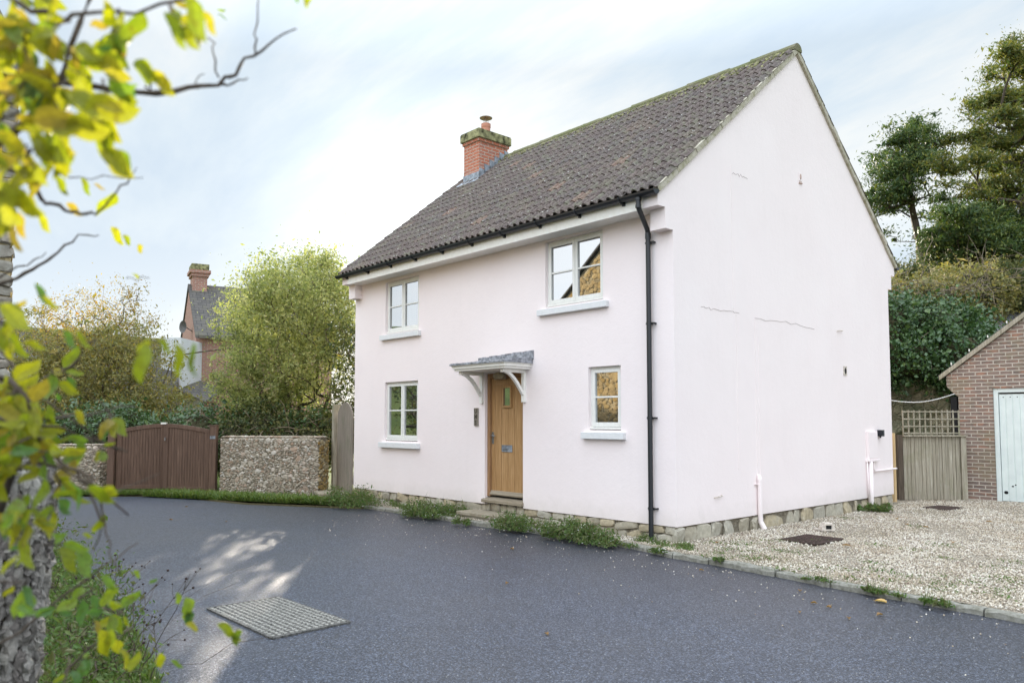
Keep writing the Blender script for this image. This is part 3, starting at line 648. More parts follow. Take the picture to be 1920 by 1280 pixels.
# ---- windows
def window(x0, x1, z0, z1, n, sill, lab):
    mb = MB(); y0, y1 = .055, .13; fw = .035
    zc = z0 + .045
    mb.box(x0, x1, y0 - .03, y1, z0 + .012, zc)                       # timber cill
    mb.box(x0, x0 + fw, y0, y1, zc, z1); mb.box(x1 - fw, x1, y0, y1, zc, z1); mb.box(x0 + fw, x1 - fw, y0, y1, z1 - fw, z1)
    fr = mb.build('window', M['frame_paint'], cot, bevel=.003); tag(fr, lab)
    W_ = (x1 - x0 - 2 * fw) / n
    for k in range(n):
        a = x0 + fw + k * W_ + .003; b = a + W_ - .006; s = .052; mb = MB(); c, d = zc + .004, z1 - fw - .004; ys, ye = y0 - .014, y1 - .03
        mb.box(a, a + s, ys, ye, c, d); mb.box(b - s, b, ys, ye, c, d); mb.box(a + s, b - s, ys, ye, d - s, d); mb.box(a + s, b - s, ys, ye, c, c + s * 1.25)
        m_ = (c + d) / 2 + .012; mb.box(a + s, b - s, ys + .006, ye, m_ - .013, m_ + .013)
        mb.build('sash', M['frame_paint'], fr, bevel=.004)
        mb = MB(); t = random.gauss(0, .0012); mb.quad((a + s - .004, ys + .028 + t, c + s), (b - s + .004, ys + .028 - t, c + s), (b - s + .004, ys + .028 - t, d - s), (a + s - .004, ys + .028 + t, d - s)); mb.build('pane', M['window_glass'], fr)
    sx0, sx1, sz0, sz1 = sill; mb = MB(); mb.box(sx0, sx1, -.075, .085, sz0, sz1); mb.build('sill', M['sill_stone'], fr, bevel=.006)
    mb = MB(); mb.quad((x0, .14, z0), (x1, .14, z0), (x1, .14, z1), (x0, .14, z1)); mb.build('backing', M['dark_void'], fr)
window(*HOLES[0], 2, (-7.22, -5.86, 3.24, 3.34), 'upper floor two light casement window far from the downpipe')
window(*HOLES[1], 2, (-7.22, -5.86, 1.08, 1.185), 'ground floor two light casement window left of the door')
window(*HOLES[2], 2, (-2.60, -1.15, 3.275, 3.37), 'upper floor two light casement window reflecting the golden stone gable')
window(*HOLES[3], 1, (-1.66, -.85, 1.345, 1.445), 'small single light window right of the door')
# ---- front door
mb = MB(); a, b = -3.96, -3.0; yj = .075
mb.box(a, a + .06, yj - .02, .2, .33, 2.42); mb.box(b - .06, b, yj - .02, .2, .33, 2.42); mb.box(a + .06, b - .06, yj - .02, .2, 2.34, 2.42); mb.build('door_frame', M['oak_frame'], cot, bevel=.004)
a2_, b2_ = a + .064, b - .064; mb = MB(); z0_, z1_ = .36, 2.335; yd = .105
mb.box(a2_, b2_, yd + .012, yd + .05, z0_, z1_)
mb.box(a2_, a2_ + .085, yd - .004, yd + .03, z0_, z1_); mb.box(b2_ - .085, b2_, yd - .004, yd + .03, z0_, z1_); mb.box(a2_ + .087, b2_ - .087, yd - .004, yd + .03, z1_ - .11, z1_)
pw = (b2_ - a2_ - .17) / 4
for k in range(4): mb.box(a2_ + .085 + k * pw + .004, a2_ + .085 + (k + 1) * pw - .004, yd, yd + .03, z0_, z1_ - .112)
door = mb.build('door', M['oak_door'], cot, bevel=.003)
mb = MB(); wx0, wx1, wz0, wz1 = -3.61, -3.37, 1.83, 2.20
mb.box(wx0, wx0 + .035, yd - .03, yd, wz0, wz1); mb.box(wx1 - .035, wx1, yd - .03, yd, wz0, wz1); mb.box(wx0 + .035, wx1 - .035, yd - .03, yd, wz0, wz0 + .04); mb.box(wx0 + .035, wx1 - .035, yd - .03, yd, wz1 - .035, wz1); mb.build('window_surround', M['oak_door'], door, bevel=.004)
mb = MB(); mb.quad((wx0 + .03, yd - .006, wz0 + .03), (wx1 - .03, yd - .006, wz0 + .03), (wx1 - .03, yd - .006, wz1 - .03), (wx0 + .03, yd - .006, wz1 - .03)); mb.build('pane', M['window_glass'], door)
mb = MB(); mb.box(-3.63, -3.37, yd - .012, yd, 1.09, 1.205); mb.box(-3.60, -3.40, yd - .02, yd - .012, 1.12, 1.18); mb.tube([(-3.56, yd - .03, 1.145), (-3.44, yd - .03, 1.145)], .006, 6); mb.build('letterbox', M['lead'], door, bevel=.003)
mb = MB(); mb.box(-3.885, -3.835, yd - .012, yd - .003, 1.22, 1.42); mb.tube([(-3.86, yd - .005, 1.36), (-3.86, yd - .05, 1.36), (-3.83, yd - .055, 1.36), (-3.755, yd - .05, 1.355)], .008, 8); mb.tube([(-3.86, yd - .02, 1.28), (-3.86, yd - .01, 1.28)], .012, 8); mb.build('handle', M['steel'], door)
mb = MB(); mb.prism([(a2_, yd, .36), (a2_, yd - .05, .355), (a2_, yd - .055, .375), (a2_, yd - .01, .43), (a2_, yd, .43)], (b2_ - a2_, 0, 0)); mb.build('weatherboard', M['weathered_oak'], door)
mb = MB(); mb.prism([(a - .035, .2, .335), (a - .035, -.055, .285), (a - .035, -.055, .235), (a - .035, .2, .235)], (b - a + .05, 0, 0)); mb.build('threshold', M['weathered_oak'], cot, bevel=.005)
mb = MB(); stones_on(mb, (a, .05, -.07), (1, 0, 0), (0, 0, 1), (0, -1, 0), b - a, .30, .28, .14, .035); mb.build('threshold_wall', M['plinth_stone'], cot)
mb = MB(); mb.box(a, b, .12, .26, .2, 2.4); mb.build('door_backing', M['dark_void'], cot)
# ---- door canopy
mb = MB(); cx0, cx1, dd = -4.14, -2.78, .60
mb.box(cx0 + .04, cx1 - .04, -dd + .04, 0, 2.44, 2.475); mb.box(cx0 + .015, cx1 - .015, -dd + .015, 0, 2.475, 2.515); mb.box(cx0, cx1, -dd, 0, 2.515, 2.54)
can = mb.build('canopy', M['white_paint'], cot, bevel=.004)
mb = MB(); nx, ny = 26, 8; V = []
for j in range(ny + 1):
    for i in range(nx + 1):
        x = cx0 - .02 + (cx1 - cx0 + .04) * i / nx; y = -dd - .02 + (dd + .02) * j / ny
        V.append((x, y, 2.565 + .075 * j / ny + .006 * sin(i * 2.1 + j) + random.gauss(0, .003)))
F = [[j * (nx + 1) + i, j * (nx + 1) + i + 1, (j + 1) * (nx + 1) + i + 1, (j + 1) * (nx + 1) + i] for j in range(ny) for i in range(nx)]
mb.add(V, F)
for i in range(nx):
    a_, b_ = V[i], V[i + 1]; mb.quad((a_[0], a_[1], 2.535), (b_[0], b_[1], 2.535), b_, a_)
for i0 in (0, nx):
    for j in range(ny): a_, b_ = V[j * (nx + 1) + i0], V[(j + 1) * (nx + 1) + i0]; mb.quad((a_[0], a_[1], 2.535), (b_[0], b_[1], 2.535), b_, a_)
mb.build('lead_top', M['lead_old'], can)
mb = MB(); K = 14
for k in range(K):
    x = cx0 + .02 + (cx1 + .04 - cx0 - .02) * k / K; h = .10 + .05 * k / K + random.gauss(0, .003); mb.box(x, x + (cx1 - cx0) / K + .004, -.016 - random.uniform(0, .004), -.002, 2.60, 2.60 + h)
mb.build('flashing', M['lead_old'], can)
for x in (-4.02, -2.955):
    mb = MB(); mb.box(x - .035, x + .035, -.05, 0, 1.91, 2.44); mb.box(x - .035, x + .035, -.50, -.05, 2.385, 2.438)
    q = [(x, -.44 + .40 * t, 2.40 - .36 * (t ** 1.35) + .03 * sin(pi * t)) for t in np.linspace(0, 1, 8)]
    for p_, q_ in zip(q, q[1:]): mb.bar(p_, q_, .055, .05)
    mb.build('bracket', M['white_paint'], can, bevel=.004)
mb = MB(); mb.inst(SV * 0 + RV, RF, np.diag([.13, .045, .055])[None], np.array([[-3.62, .02, 2.375]])); lg = mb.build('porch_light', M['amber_glass'], cot, smooth=True)
mb = MB(); mb.box(-3.77, -3.47, .045, .06, 2.31, 2.44)
for t in (-.07, 0, .07): mb.tube([(-3.62 + t, .05, 2.315), (-3.62 + t, -.03, 2.34), (-3.62 + t, -.032, 2.40), (-3.62 + t, .05, 2.435)], .005, 6)
mb.tube([(-3.75, .0, 2.375), (-3.62, -.034, 2.375), (-3.49, .0, 2.375)], .005, 6)
mb.build('guard', M['cowl_metal'], lg)
# ---- name plaque: three letters one under another
mb = MB(); mb.box(-4.235, -4.125, -.022, 0, 1.525, 1.835); plq = mb.build('name_plaque', M['plaque_slate'], cot, bevel=.004)
def text_part(body, size, loc, rot, mat, parent, name='lettering', ext=.003):
    cu = bpy.data.curves.new('t', 'FONT'); cu.body = body; cu.size = size; cu.extrude = ext; cu.align_x = 'CENTER'; cu.align_y = 'CENTER'; cu.offset = .0025
    t = bpy.data.objects.new('t', cu); S.collection.objects.link(t); bpy.context.view_layer.update()
    me = bpy.data.meshes.new_from_object(t.evaluated_get(bpy.context.evaluated_depsgraph_get())); bpy.data.objects.remove(t)
    me.name = name; me.materials.clear(); me.materials.append(M[mat]); o = bpy.data.objects.new(name, me); S.collection.objects.link(o); o.parent = parent
    po = parent['_o']; o.location = tuple(l - q for l, q in zip(loc, po)); o.rotation_euler = rot; return o
for k, ch_ in enumerate('UMS'): text_part(ch_, .105, (-4.18, -.024, 1.78 - k * .10), (radians(90), 0, 0), 'plaque_letter', plq)
# ---- gable fittings
def vent(y, z, w_, h, m1, m2):
    mb = MB(); mb.box(0, .010, y - w_ / 2, y + w_ / 2, z - h / 2, z + h / 2); v = mb.build('vent', M[m1], cot, bevel=.003)
    mb = MB(); q = [(.011, y + w_ * .25 * cos(t), z + h * .33 * sin(t)) for t in np.linspace(0, 2 * pi, 14)[:-1]]; mb.prism(q, (.004, 0, 0)); mb.build('hole', M[m2], v)
vent(3.58, 5.70, .10, .15, 'pink_render', 'pebble_render'); vent(5.06, 2.5, .13, .17, 'pale_concrete', 'dark_void')
mb = MB(); mb.box(0, .02, 3.53, 3.63, 5.585, 5.60); mb.build('drip', M['pebble_render'], cot)
for y, z in ((4.87, 3.2), (.97, .54)):
    mb = MB(); mb.tube([(0, y - .09, z - .01), (.03, y - .06, z), (.03, y + .08, z + .01), (0, y + .1, z + .02)], .009, 6); mb.build('pipe_stub', M['pale_concrete'], cot)
mb = MB(); mb.box(0, .045, 5.84, 6.24, .90, 1.42); mb.box(.045, .055, 5.86, 6.22, .92, 1.40); mt = mb.build('meter_box', M['pink_render'], cot, bevel=.008)
mb = MB(); mb.box(0, .07, 5.80, 6.28, .862, .90); mb.build('ledge', M['pink_render'], mt, bevel=.004)
mb = MB(); mb.box(0, .09, 6.33, 6.45, 1.32, 1.44); mb.box(.09, .10, 6.35, 6.41, 1.34, 1.42); mb.tube([(.04, 6.39, 1.32), (.035, 6.39, 1.29)], .015, 8); mb.build('sensor', M['black_plastic'], cot, bevel=.004)
mb = MB(); mb.tube([(.045, 5.90, .86), (.045, 5.90, .12), (.06, 5.91, .03)], .042, 14); mb.tube([(.03, 5.80, .86), (.03, 5.84, .10)], .012, 8); mb.build('waste_pipe', M['pink_render'], cot, smooth=True)
mb = MB(); mb.tube([(.03, 6.08, .86), (.03, 6.08, .72), (.03, 6.12, .68), (.03, 6.7, .685), (.03, 7.10, .69)], .016, 10); mb.build('overflow_pipe', M['pink_render'], cot)
mb = MB(); mb.tube([(.04, 2.04, .70), (.04, 2.04, .20), (.045, 2.04, .10), (.10, 2.05, -.01)], [.035, .035, .038, .042], 16)
mb.tube([(.04, 2.04, .70), (.038, 2.04, .74), (.03, 2.04, .78), (.01, 2.04, .80)], [.038, .038, .03, .012], 16); mb.box(0, .03, 1.95, 2.13, .655, .665); mb.build('rainwater_shoe', M['pink_render'], cot)
# ---- doorstep
mb = MB(); mb.box(-4.18, -3.02, -.36, .0, -.08, .035); ds = mb.build('doorstep', M['plinth_stone']); tag(ds, 'low sandstone doorstep slab below the oak front door', 'doorstep')
mb = MB(); V = []
for x in np.linspace(-4.22, -3.0, 14): V.append((x, -.41 + random.gauss(0, .008), .037))
mb.prism([*V, (-3.0, .0, .037), (-4.22, .0, .037)], (0, 0, .055)); s2 = mb.build('tread', M['step_stone'], ds, bevel=.008)
# ================================================================== walls, gates, fences
def nrm2(a, b):
    a, b = np.array(a, float), np.array(b, float); u = (b - a); l = np.linalg.norm(u); u /= l
    return a, b, np.array([u[0], u[1], 0]), np.array([u[1], -u[0], 0]), l
def rubble_wall(name, label, A, B, H, T, mat, mort, sw=.13, sh=.085, tk=.035, endmat=None, cat='wall'):
    a, b, u, n, l = nrm2(A, B); t = thing(name, label, cat, (*((a + b) / 2), 0))
    mb = MB(); hs = T / 2; c = [(0, -.1), (0, H - .10), (.10, H - .02), (T / 2, H), (T - .10, H - .02), (T, H - .10), (T, -.1)]
    o = np.array([*a, 0]); K = max(2, int(l / .25)); rows = []
    for k in range(K + 1):
        e = .93 if k in (0, K) else 1; rows.append([o + u * l * k / K - n * q[0] + np.array([0, 0, (q[1] if q[1] < H - .2 else q[1] * (1 if e == 1 else .97)) + random.gauss(0, .008)]) for q in c])
    V = np.array(rows).reshape(-1, 3); m_ = len(c); mb.add(V, [[k * m_ + j, k * m_ + j + 1, (k + 1) * m_ + j + 1, (k + 1) * m_ + j] for k in range(K) for j in range(m_ - 1)])
    mb.f.append(np.array([list(range(m_))]) + mb.n - len(V)); mb.f.append(np.array([list(range(m_))[::-1]]) + mb.n - m_)
    mb.build('core', M[mort], t)
    mb = MB(); scatter_stones(mb, (*(a - n[:2] * .004), -.06), u, (0, 0, 1), n, l, H, int(l * H * 330), .018, .062, .022)
    scatter_stones(mb, np.array([*(a - n[:2] * .06), H - .02]), u, -n, (0, 0, 1), l, T - .12, int(l * T * 200), .025, .06, .02)
    mb.build('stones', M[mat], t)
    for q, un in ((b, -n),):
        mb = MB(); scatter_stones(mb, (*q, -.08), un, (0, 0, 1), u, T, H, 110, .03, .075, .025); mb.build('end_stones', M[endmat or mat], t)
    return t
rubble_wall('stone_wall', 'knapped rubble garden wall between the brown double gate and the small plank gate', (-11.42, -1.62), (-9.42, -.22), 1.27, .5, 'flint_stone', 'mortar', endmat='ochre_stone')
rubble_wall('stone_wall', 'rubble wall under ivy to the left of the brown double gate', (-17.5, -8.0), (-13.35, -3.62), 1.08, .45, 'flint_stone', 'mortar')
# brown double gate
a, b, u, n, l = nrm2((-13.02, -3.38), (-11.62, -1.80)); GA = a
gt = thing('double_gate', 'dark brown boarded double driveway gate with a shallow arched top', 'gate', (*((a + b) / 2), 0))
def arch(s): return 1.41 + .14 * sin(pi * s)
def leaf_gate(s0, s1, swing, base):
    mb = MB(); o = np.array([*a, 0]); K = 17; w_ = (s1 - s0) * l
    for k in range(K):
        p = s0 + (s1 - s0) * k / K; q = s0 + (s1 - s0) * (k + 1) / K - .002
        pts = []
        for s_, z in ((p, base), (q, base), (q, arch(q) - .03), (p, arch(p) - .03)):
            off = swing(s_); pts.append(o + u * s_ * l + n * off + np.array([0, 0, z]))
        mb.prism(pts, -n * .03)
    lf = mb.build('leaf', M['stained_board'], gt, bevel=.003)
    mb = MB()
    for k in range(12):
        p = s0 + (s1 - s0) * k / 12; q = s0 + (s1 - s0) * (k + 1) / 12
        P_ = [o + u * s_ * l + n * (swing(s_) + .015) + np.array([0, 0, z]) for s_, z in ((p, arch(p) - .09), (q, arch(q) - .09), (q, arch(q)), (p, arch(p)))]
        mb.prism(P_, -n * .06)
    for s_, e_ in ((s0, s0 + .05), (s1 - .05, s1)):
        P_ = [o + u * x * l + n * (swing(x) + .012) + np.array([0, 0, z]) for x, z in ((s_, base), (e_, base), (e_, arch(e_) - .09), (s_, arch(s_) - .09))]; mb.prism(P_, -n * .055)
    P_ = [o + u * x * l + n * (swing(x) + .012) + np.array([0, 0, z]) for x, z in ((s0 + .05, base), (s1 - .05, base), (s1 - .05, base + .09), (s0 + .05, base + .09))]; mb.prism(P_, -n * .04)
    mb.build('rail', M['stained_board'], lf, bevel=.003); return lf
leaf_gate(.0, .495, lambda s: -(.495 - s) * 0 + (-.16 * (s / .495)), .06); lf = leaf_gate(.505, 1.0, lambda s: 0, .02)
mb = MB(); p = np.array([*a, 0]) + u * .53 * l + n * .03; mb.tube([p + (0, 0, 1.22), p + n * .03 + (0, 0, 1.22), p + n * .035 + (0, 0, 1.16)], .014, 8); mb.build('handle', M['steel'], lf)
mb = MB(); p = np.array([*a, 0]) + u * .505 * l + np.array([0, 0, 1.555]); mb.obox(p, u, n, (0, 0, 1), .06, .04, .02); mb.build('catch', M['white_paint'], gt)
for q in (a - u[:2] * .10, b + u[:2] * .10):
    mb = MB(); mb.obox((*q, .70), u, n, (0, 0, 1), .075, .075, .80); ps = mb.build('post', M['stained_board'], gt, bevel=.006)
    mb = MB(); mb.obox((*q, 1.505), u, n, (0, 0, 1), .085, .085, .01); mb.build('cap', M['stained_board'], ps)
    if q[0] > -12: mb = MB(); mb.obox((*(q + n[:2] * .078), 1.235), u, n, (0, 0, 1), .06, .004, .035); mb.build('plate', M['lead'], ps)
# garden plank gate next to the house corner
a, b, u, n, l = nrm2((-9.62, .30), (-8.29, -.03)); u3 = u
gg = thing('garden_gate', 'weathered grey plank side gate with rounded top beside the house corner', 'gate', (*((a + b) / 2), 0))
mb = MB(); o = np.array([*a, 0]) + u * .16; W_ = l - .18; K = 9
for k in range(K):
    p, q = k / K, (k + 1) / K - .006; f = lambda s: 1.60 + .42 * (max(0, 1 - (2 * s - 1) ** 2)) ** .5 if True else 0
    pts = [o + u * p * W_ + (0, 0, .06), o + u * q * W_ + (0, 0, .06)] + [o + u * s * W_ + np.array([0, 0, f(s)]) for s in np.linspace(q, p, 5)]
    mb.prism(pts, -n * random.uniform(.022, .028))
mb.build('boards', M['weathered_board'], gg, bevel=.002)
mb = MB(); mb.obox((*(a + u[:2] * .06), .98), u, n, (0, 0, 1), .075, .075, 1.0); mb.build('post', M['green_board'], gg, bevel=.006)
mb = MB(); pts = [(-9.95, -.12), (-8.75, -.55), (-8.45, -.1), (-9.5, .35)]; mb.prism([(x, y, .0) for x, y in pts], (0, 0, .07)); tag(mb.build('stone_slab', M['step_stone'], bevel=.01), 'flat stone slab at the foot of the small plank gate', 'stone slab')
mb = MB(); pts = [(-9.85, -.10), (-8.8, -.47), (-8.5, -.1), (-9.5, .30)]; mb.prism([(x, y, -.1) for x, y in pts], (0, 0, .1)); bpy.data.objects['stone_slab']; sb = mb.build('base', M['mortar'], bpy.data.objects['stone_slab'])
# ---- garage
gar = thing('garage', 'red brick garage with shallow pitched roof and pale green up and over door', 'garage', (3, 11.5, 0))
GY = 9.3; GX0 = .46; GXA = 3.25; GXB = 6.04; ez = 2.52; sl_ = (3.67 - 2.58) / 1.45; az = 2.56 + (GXA - .22) * sl_
dx0, dx1, dz1 = 1.10, 4.9, 2.27
mb = MB(); D_ = 5.6
fr_ = [(GX0, -.1), (dx0, -.1), (dx0, dz1), (dx1, dz1), (dx1, -.1), (GXB, -.1), (GXB, 2.12), (GXB + .1, 2.2), (GXB + .22, 2.34), (GXB + .22, 2.56), (GXA, az - .02), (.24, 2.56), (.24, 2.34), (.36, 2.2), (GX0, 2.12)]
mb.prism([(x, GY, z) for x, z in fr_], (0, .24, 0)); mb.box(GX0, GX0 + .22, GY + .24, GY + D_, -.1, 2.5); mb.box(GXB - .22, GXB, GY + .24, GY + D_, -.1, 2.5); mb.box(GX0 + .22, GXB - .22, GY + D_ - .22, GY + D_, -.1, 2.5)
mb.build('wall', M['garage_brick'], gar)
mb = MB()
for sg in (1, -1):
    xe = .10 if sg > 0 else 2 * GXA - .10; ze = 2.52
    mb.prism([(xe, GY - .06, ze), (GXA, GY - .06, az + .045), (GXA, GY - .06, az + .10), (xe, GY - .06, ze + .055)][::sg], (0, D_ + .2, 0))
rf = mb.build('roof', M['slate'], gar)
mb = MB()
for sg in (1, -1):
    xe = .12 if sg > 0 else 2 * GXA - .12; mb.prism([(xe, GY - .075, 2.475), (GXA, GY - .075, az - .03), (GXA, GY - .075, az + .075), (xe, GY - .075, 2.575)][::sg], (0, .05, 0))
mb.build('bargeboard', M['green_board'], rf, bevel=.004)
mb = MB()
for t in (.25, .6, .95, 1.3): mb = MB(); mb.tube([(.12 + t, GY - .07, 2.60 + t * sl_), (.12 + t, GY - .075, 2.65 + t * sl_)], .012, 6); mb.build('clip', M['white_paint'], rf)
mb = MB(); mb.box(dx0, dx0 + .085, GY + .03, GY + .16, -.02, dz1); mb.box(dx1 - .085, dx1, GY + .03, GY + .16, -.02, dz1); mb.box(dx0 + .085, dx1 - .085, GY + .03, GY + .16, dz1 - .085, dz1); mb.build('door_frame', M['garage_paint'], gar, bevel=.006)
mb = MB(); x = dx0 + .095; yy = GY + .06; q = []
while x < dx1 - .1: q += [(x, yy), (x + .102, yy), (x + .110, yy + .012), (x + .116, yy + .012)]; x += .124
V = [(x_, y_, z) for z in (.0, dz1 - .12) for x_, y_ in q]; mb.add(V, [[i, i + 1, len(q) + i + 1, len(q) + i] for i in range(len(q) - 1)])
gd = mb.build('garage_door', M['garage_paint'], gar)
mb = MB()
for k in range(9): mb = MB(); mb.tube([(dx0 + .17 + k * .124, yy - .003, dz1 - .18), (dx0 + .17 + k * .124, yy + .004, dz1 - .18)], .011, 8); mb.build('rivet', M['dark_void'], gd)
mb = MB(); mb.inst(RV, RF, np.diag([.035, .006, .03])[None].repeat(3, 0) * np.array([1, .5, .4])[:, None, None], np.array([[dx0 + .16, yy - .002, .17], [dx0 + .28, yy - .002, .30], [dx0 + .33, yy - .002, .33]])); mb.build('chipped_paint', M['dark_void'], gd)
mb = MB(); mb.box(.30, .42, GY + .02, GY + .14, 0, 2.12); tag(mb.build('post', M['dark_void'], gar), 'black downpipe on the garage corner')
# ---- trellis fence between house and garage
a, b, u, n, l = nrm2((-.22, 8.10), (.62, 9.02))
tf = thing('trellis_fence', 'weathered board gate with square trellis on top between house and garage', 'fence', (*((a + b) / 2), 0))
o = np.array([*a, 0]); mb = MB(); s_ = 0; Wt = 1.17
while s_ < Wt - .02:
    w_ = random.uniform(.06, .085); e = min(s_ + w_, Wt); j = random.gauss(0, .004)
    mb.prism([o + u * s_ + n * j + (0, 0, random.uniform(-.01, .02)), o + u * (e - .006) + n * j + (0, 0, .0), o + u * (e - .006) + n * j + (0, 0, 1.29), o + u * s_ + n * j + (0, 0, 1.29)], -n * random.uniform(.018, .04)); s_ = e
mb.build('boards', M['green_board'], tf, bevel=.003)
mb = MB(); mb.bar(o - u * .02 + n * .03 + (0, 0, 1.305), o + u * (Wt + .12) + n * .03 + (0, 0, 1.305), .09, .03); mb.build('rail', M['green_board'], tf)
mb = MB()
for k in range(11): p = o + u * (.01 + k * .115); mb.bar(p + (0, 0, 1.32), p + (0, 0, 1.83), .026, .016, up=tuple(n))
for z in (1.36, 1.50, 1.65, 1.80): mb.bar(o + n * .016 + (0, 0, z), o + u * Wt + n * .016 + (0, 0, z), .014, .024)
mb.build('trellis', M['green_board'], tf)
for s_, h_ in ((-.07, 1.32), (Wt + .06, 1.29)):
    mb = MB(); mb.obox(o + u * s_ - n * .02 + (0, 0, h_ / 2), u, n, (0, 0, 1), .055, .05, h_ / 2); mb.build('post', M['green_board'] if s_ > 0 else M['bark'], tf, bevel=.004)
# new timber frame leaning on the rear house corner
nt_ = thing('timber_frame', 'new pale timber gate frame standing behind the rear house corner', 'gate frame', (-.15, 7.3, 0))
mb = MB(); mb.box(-.13, -.07, 7.26, 7.34, 0.02, 1.37); mb.build('stile', M['new_timber'], nt_, bevel=.004)
mb = MB(); mb.box(-.24, -.20, 7.22, 7.27, 0.02, 1.36); mb.build('stile', M['new_timber'], nt_, bevel=.004)
for z in (.28, 1.15): mb = MB(); mb.box(-.2, -.13, 7.25, 7.30, z, z + .09); mb.build('rail', M['new_timber'], nt_, bevel=.004)
mb = MB(); q = [(-.8 + 1.2 * t, 9.0 + .28 * t, 2.06 + .12 * t - .10 * sin(pi * t)) for t in np.linspace(-.2, 1, 14)]; mb.tube(q, .009, 6); tag(mb.build('cable', M['white_cable']), 'thin white cable slung between the house and the brick garage', 'cable')
# rock face behind
rk = MB(); A_ = np.linspace(4, 40, 100); B_ = np.linspace(-.2, 2.75, 14); V = []
for i, l_ in enumerate(A_):
    for j, z in enumerate(B_):
        d = 21.3 + .22 * sin(l_ * 2.3 + z) + .15 * sin(l_ * 5.1 + z * 3) + .12 * z + random.gauss(0, .05); V.append(P(d, l_, z))
rk.add(V, [[i * 14 + j, (i + 1) * 14 + j, (i + 1) * 14 + j + 1, i * 14 + j + 1] for i in range(99) for j in range(13)])
tag(rk.build('rock_face', M['mossy_rock']), kind='structure')
# slate roofed outbuilding in the ivy
ob = thing('outbuilding', 'half hidden stone shed with frosted slate roof above the garage verge', 'shed', tuple(P(24, 14.8, 3)))
mb = MB(); a_, b_ = P(23.2, 13.9, 0), P(23.2, 17.5, 0); uu = (b_ - a_) / np.linalg.norm(b_ - a_); vv = np.array([-.742, .6706, 0])
mb.obox((a_ + b_) / 2 + vv * 1.5 + (0, 0, 3.2), uu, vv, (0, 0, 1), 1.8, 1.5, .95); mb.build('wall', M['painted_wall'], ob)
mb = MB(); e1, e2 = a_ - uu * .2 - vv * .12 + (0, 0, 4.12), b_ + uu * .2 - vv * .12 + (0, 0, 4.25); r1, r2 = a_ + vv * 1.6 + (0, 0, 5.0), b_ + vv * 1.6 + (0, 0, 5.25); mb.prism([e1, e2, r2, r1], (0, 0, .06)); mb.build('roof', M['slate_pale'], ob)
# far stone tower house behind the conifers
tw = thing('far_building', 'sunlit cream stone house far behind the conifer trunks', 'building', tuple(P(46, 27, 6)))
mb = MB(); c_ = P(49, 29.4, 0); mb.obox(c_ + (0, 0, 8.8), (.6706, .742, 0), vv, (0, 0, 1), 1.9, 3, 5.2); mb.build('wall', M['golden_wall'], tw)
mb = MB(); c2_ = c_ + (0, 0, 14.0)
ux = np.array([.6706, .742, 0]); mb.obox(c2_ + (0, 0, .12), (.6706, .742, 0), vv, (0, 0, 1), 2.05, 3.15, .12); mb.build('roof', M['slate'], tw)

# ================================================================== neighbours
# brick house with tall chimney (left background)
bh = thing('brick_house', 'old brick house with a tall corbelled chimney behind the garden trees', 'house', tuple(P(31, -10, 0)))
F0, F1, FA = np.array([28.0, -11.5]), np.array([33.0, -14.2]), None
gd_ = (F1 - F0); gl = np.linalg.norm(gd_); gd_ /= gl; rd = np.array([-gd_[1], gd_[0]]); rd = rd if rd[1] > 0 else -rd
q = lambda s, r, z: P(*(F0 + gd_ * s + rd * r), z)
eh, ah = 4.75, 6.9
mb = MB(); mb.add([q(0, 0, 0), q(gl, 0, 0), q(gl, 0, eh), q(gl / 2, 0, ah), q(0, 0, eh)], [[0, 1, 2, 3, 4]]); mb.quad(q(0, 0, 0), q(0, 5, 0), q(0, 5, eh), q(0, 0, eh)); mb.quad(q(gl, 0, 0), q(gl, 5, 0), q(gl, 5, eh), q(gl, 0, eh)); mb.add([q(0, 5, 0), q(gl, 5, 0), q(gl, 5, eh), q(gl / 2, 5, ah), q(0, 5, eh)], [[0, 1, 2, 3, 4]])
mb.build('wall', M['house_brick'], bh)
mb = MB(); mb.prism([q(-.25, -.05, eh - .15), q(-.25, 5.2, eh - .15), q(gl / 2, 5.2, ah + .05), q(gl / 2, -.05, ah + .05)], (0, 0, .1)); mb.prism([q(gl + .25, -.05, eh - .15), q(gl + .25, 5.2, eh - .15), q(gl / 2, 5.2, ah + .05), q(gl / 2, -.05, ah + .05)], (0, 0, .1)); mb.build('roof', M['slate'], bh)
mb = MB(); u1 = q(1, 0, 0) - q(0, 0, 0); u2 = q(0, 1, 0) - q(0, 0, 0); c_ = q(gl / 2, .35, 0)
mb.obox(c_ + (0, 0, 6.5), u1, u2, (0, 0, 1), .42, .27, .95); mb.obox(c_ + (0, 0, 7.38), u1, u2, (0, 0, 1), .48, .33, .07); mb.obox(c_ + (0, 0, 7.5), u1, u2, (0, 0, 1), .54, .39, .06); bc = mb.build('chimney', M['house_brick'], bh)
mb = MB(); mb.obox(c_ + (0, 0, 7.68), u1, u2, (0, 0, 1), .48, .33, .13); mb.build('cap', M['moss_cap'], bc, bevel=.02)
mb = MB(); dc = q(1.3, -.28, 5.15); a = np.linspace(0, 2 * pi, 19)[:-1]; ax = -u2 * .8 - u1 * .5; ax /= np.linalg.norm(ax); s1 = np.cross(ax, (0, 0, 1)); s1 /= np.linalg.norm(s1); s2 = np.cross(ax, s1)
V = [dc - ax * .06] + [dc + (s1 * cos(t) * .12 + s2 * sin(t) * .14) * 1 for t in a] + [dc + (s1 * cos(t) * .21 + s2 * sin(t) * .24) + ax * .07 for t in a]
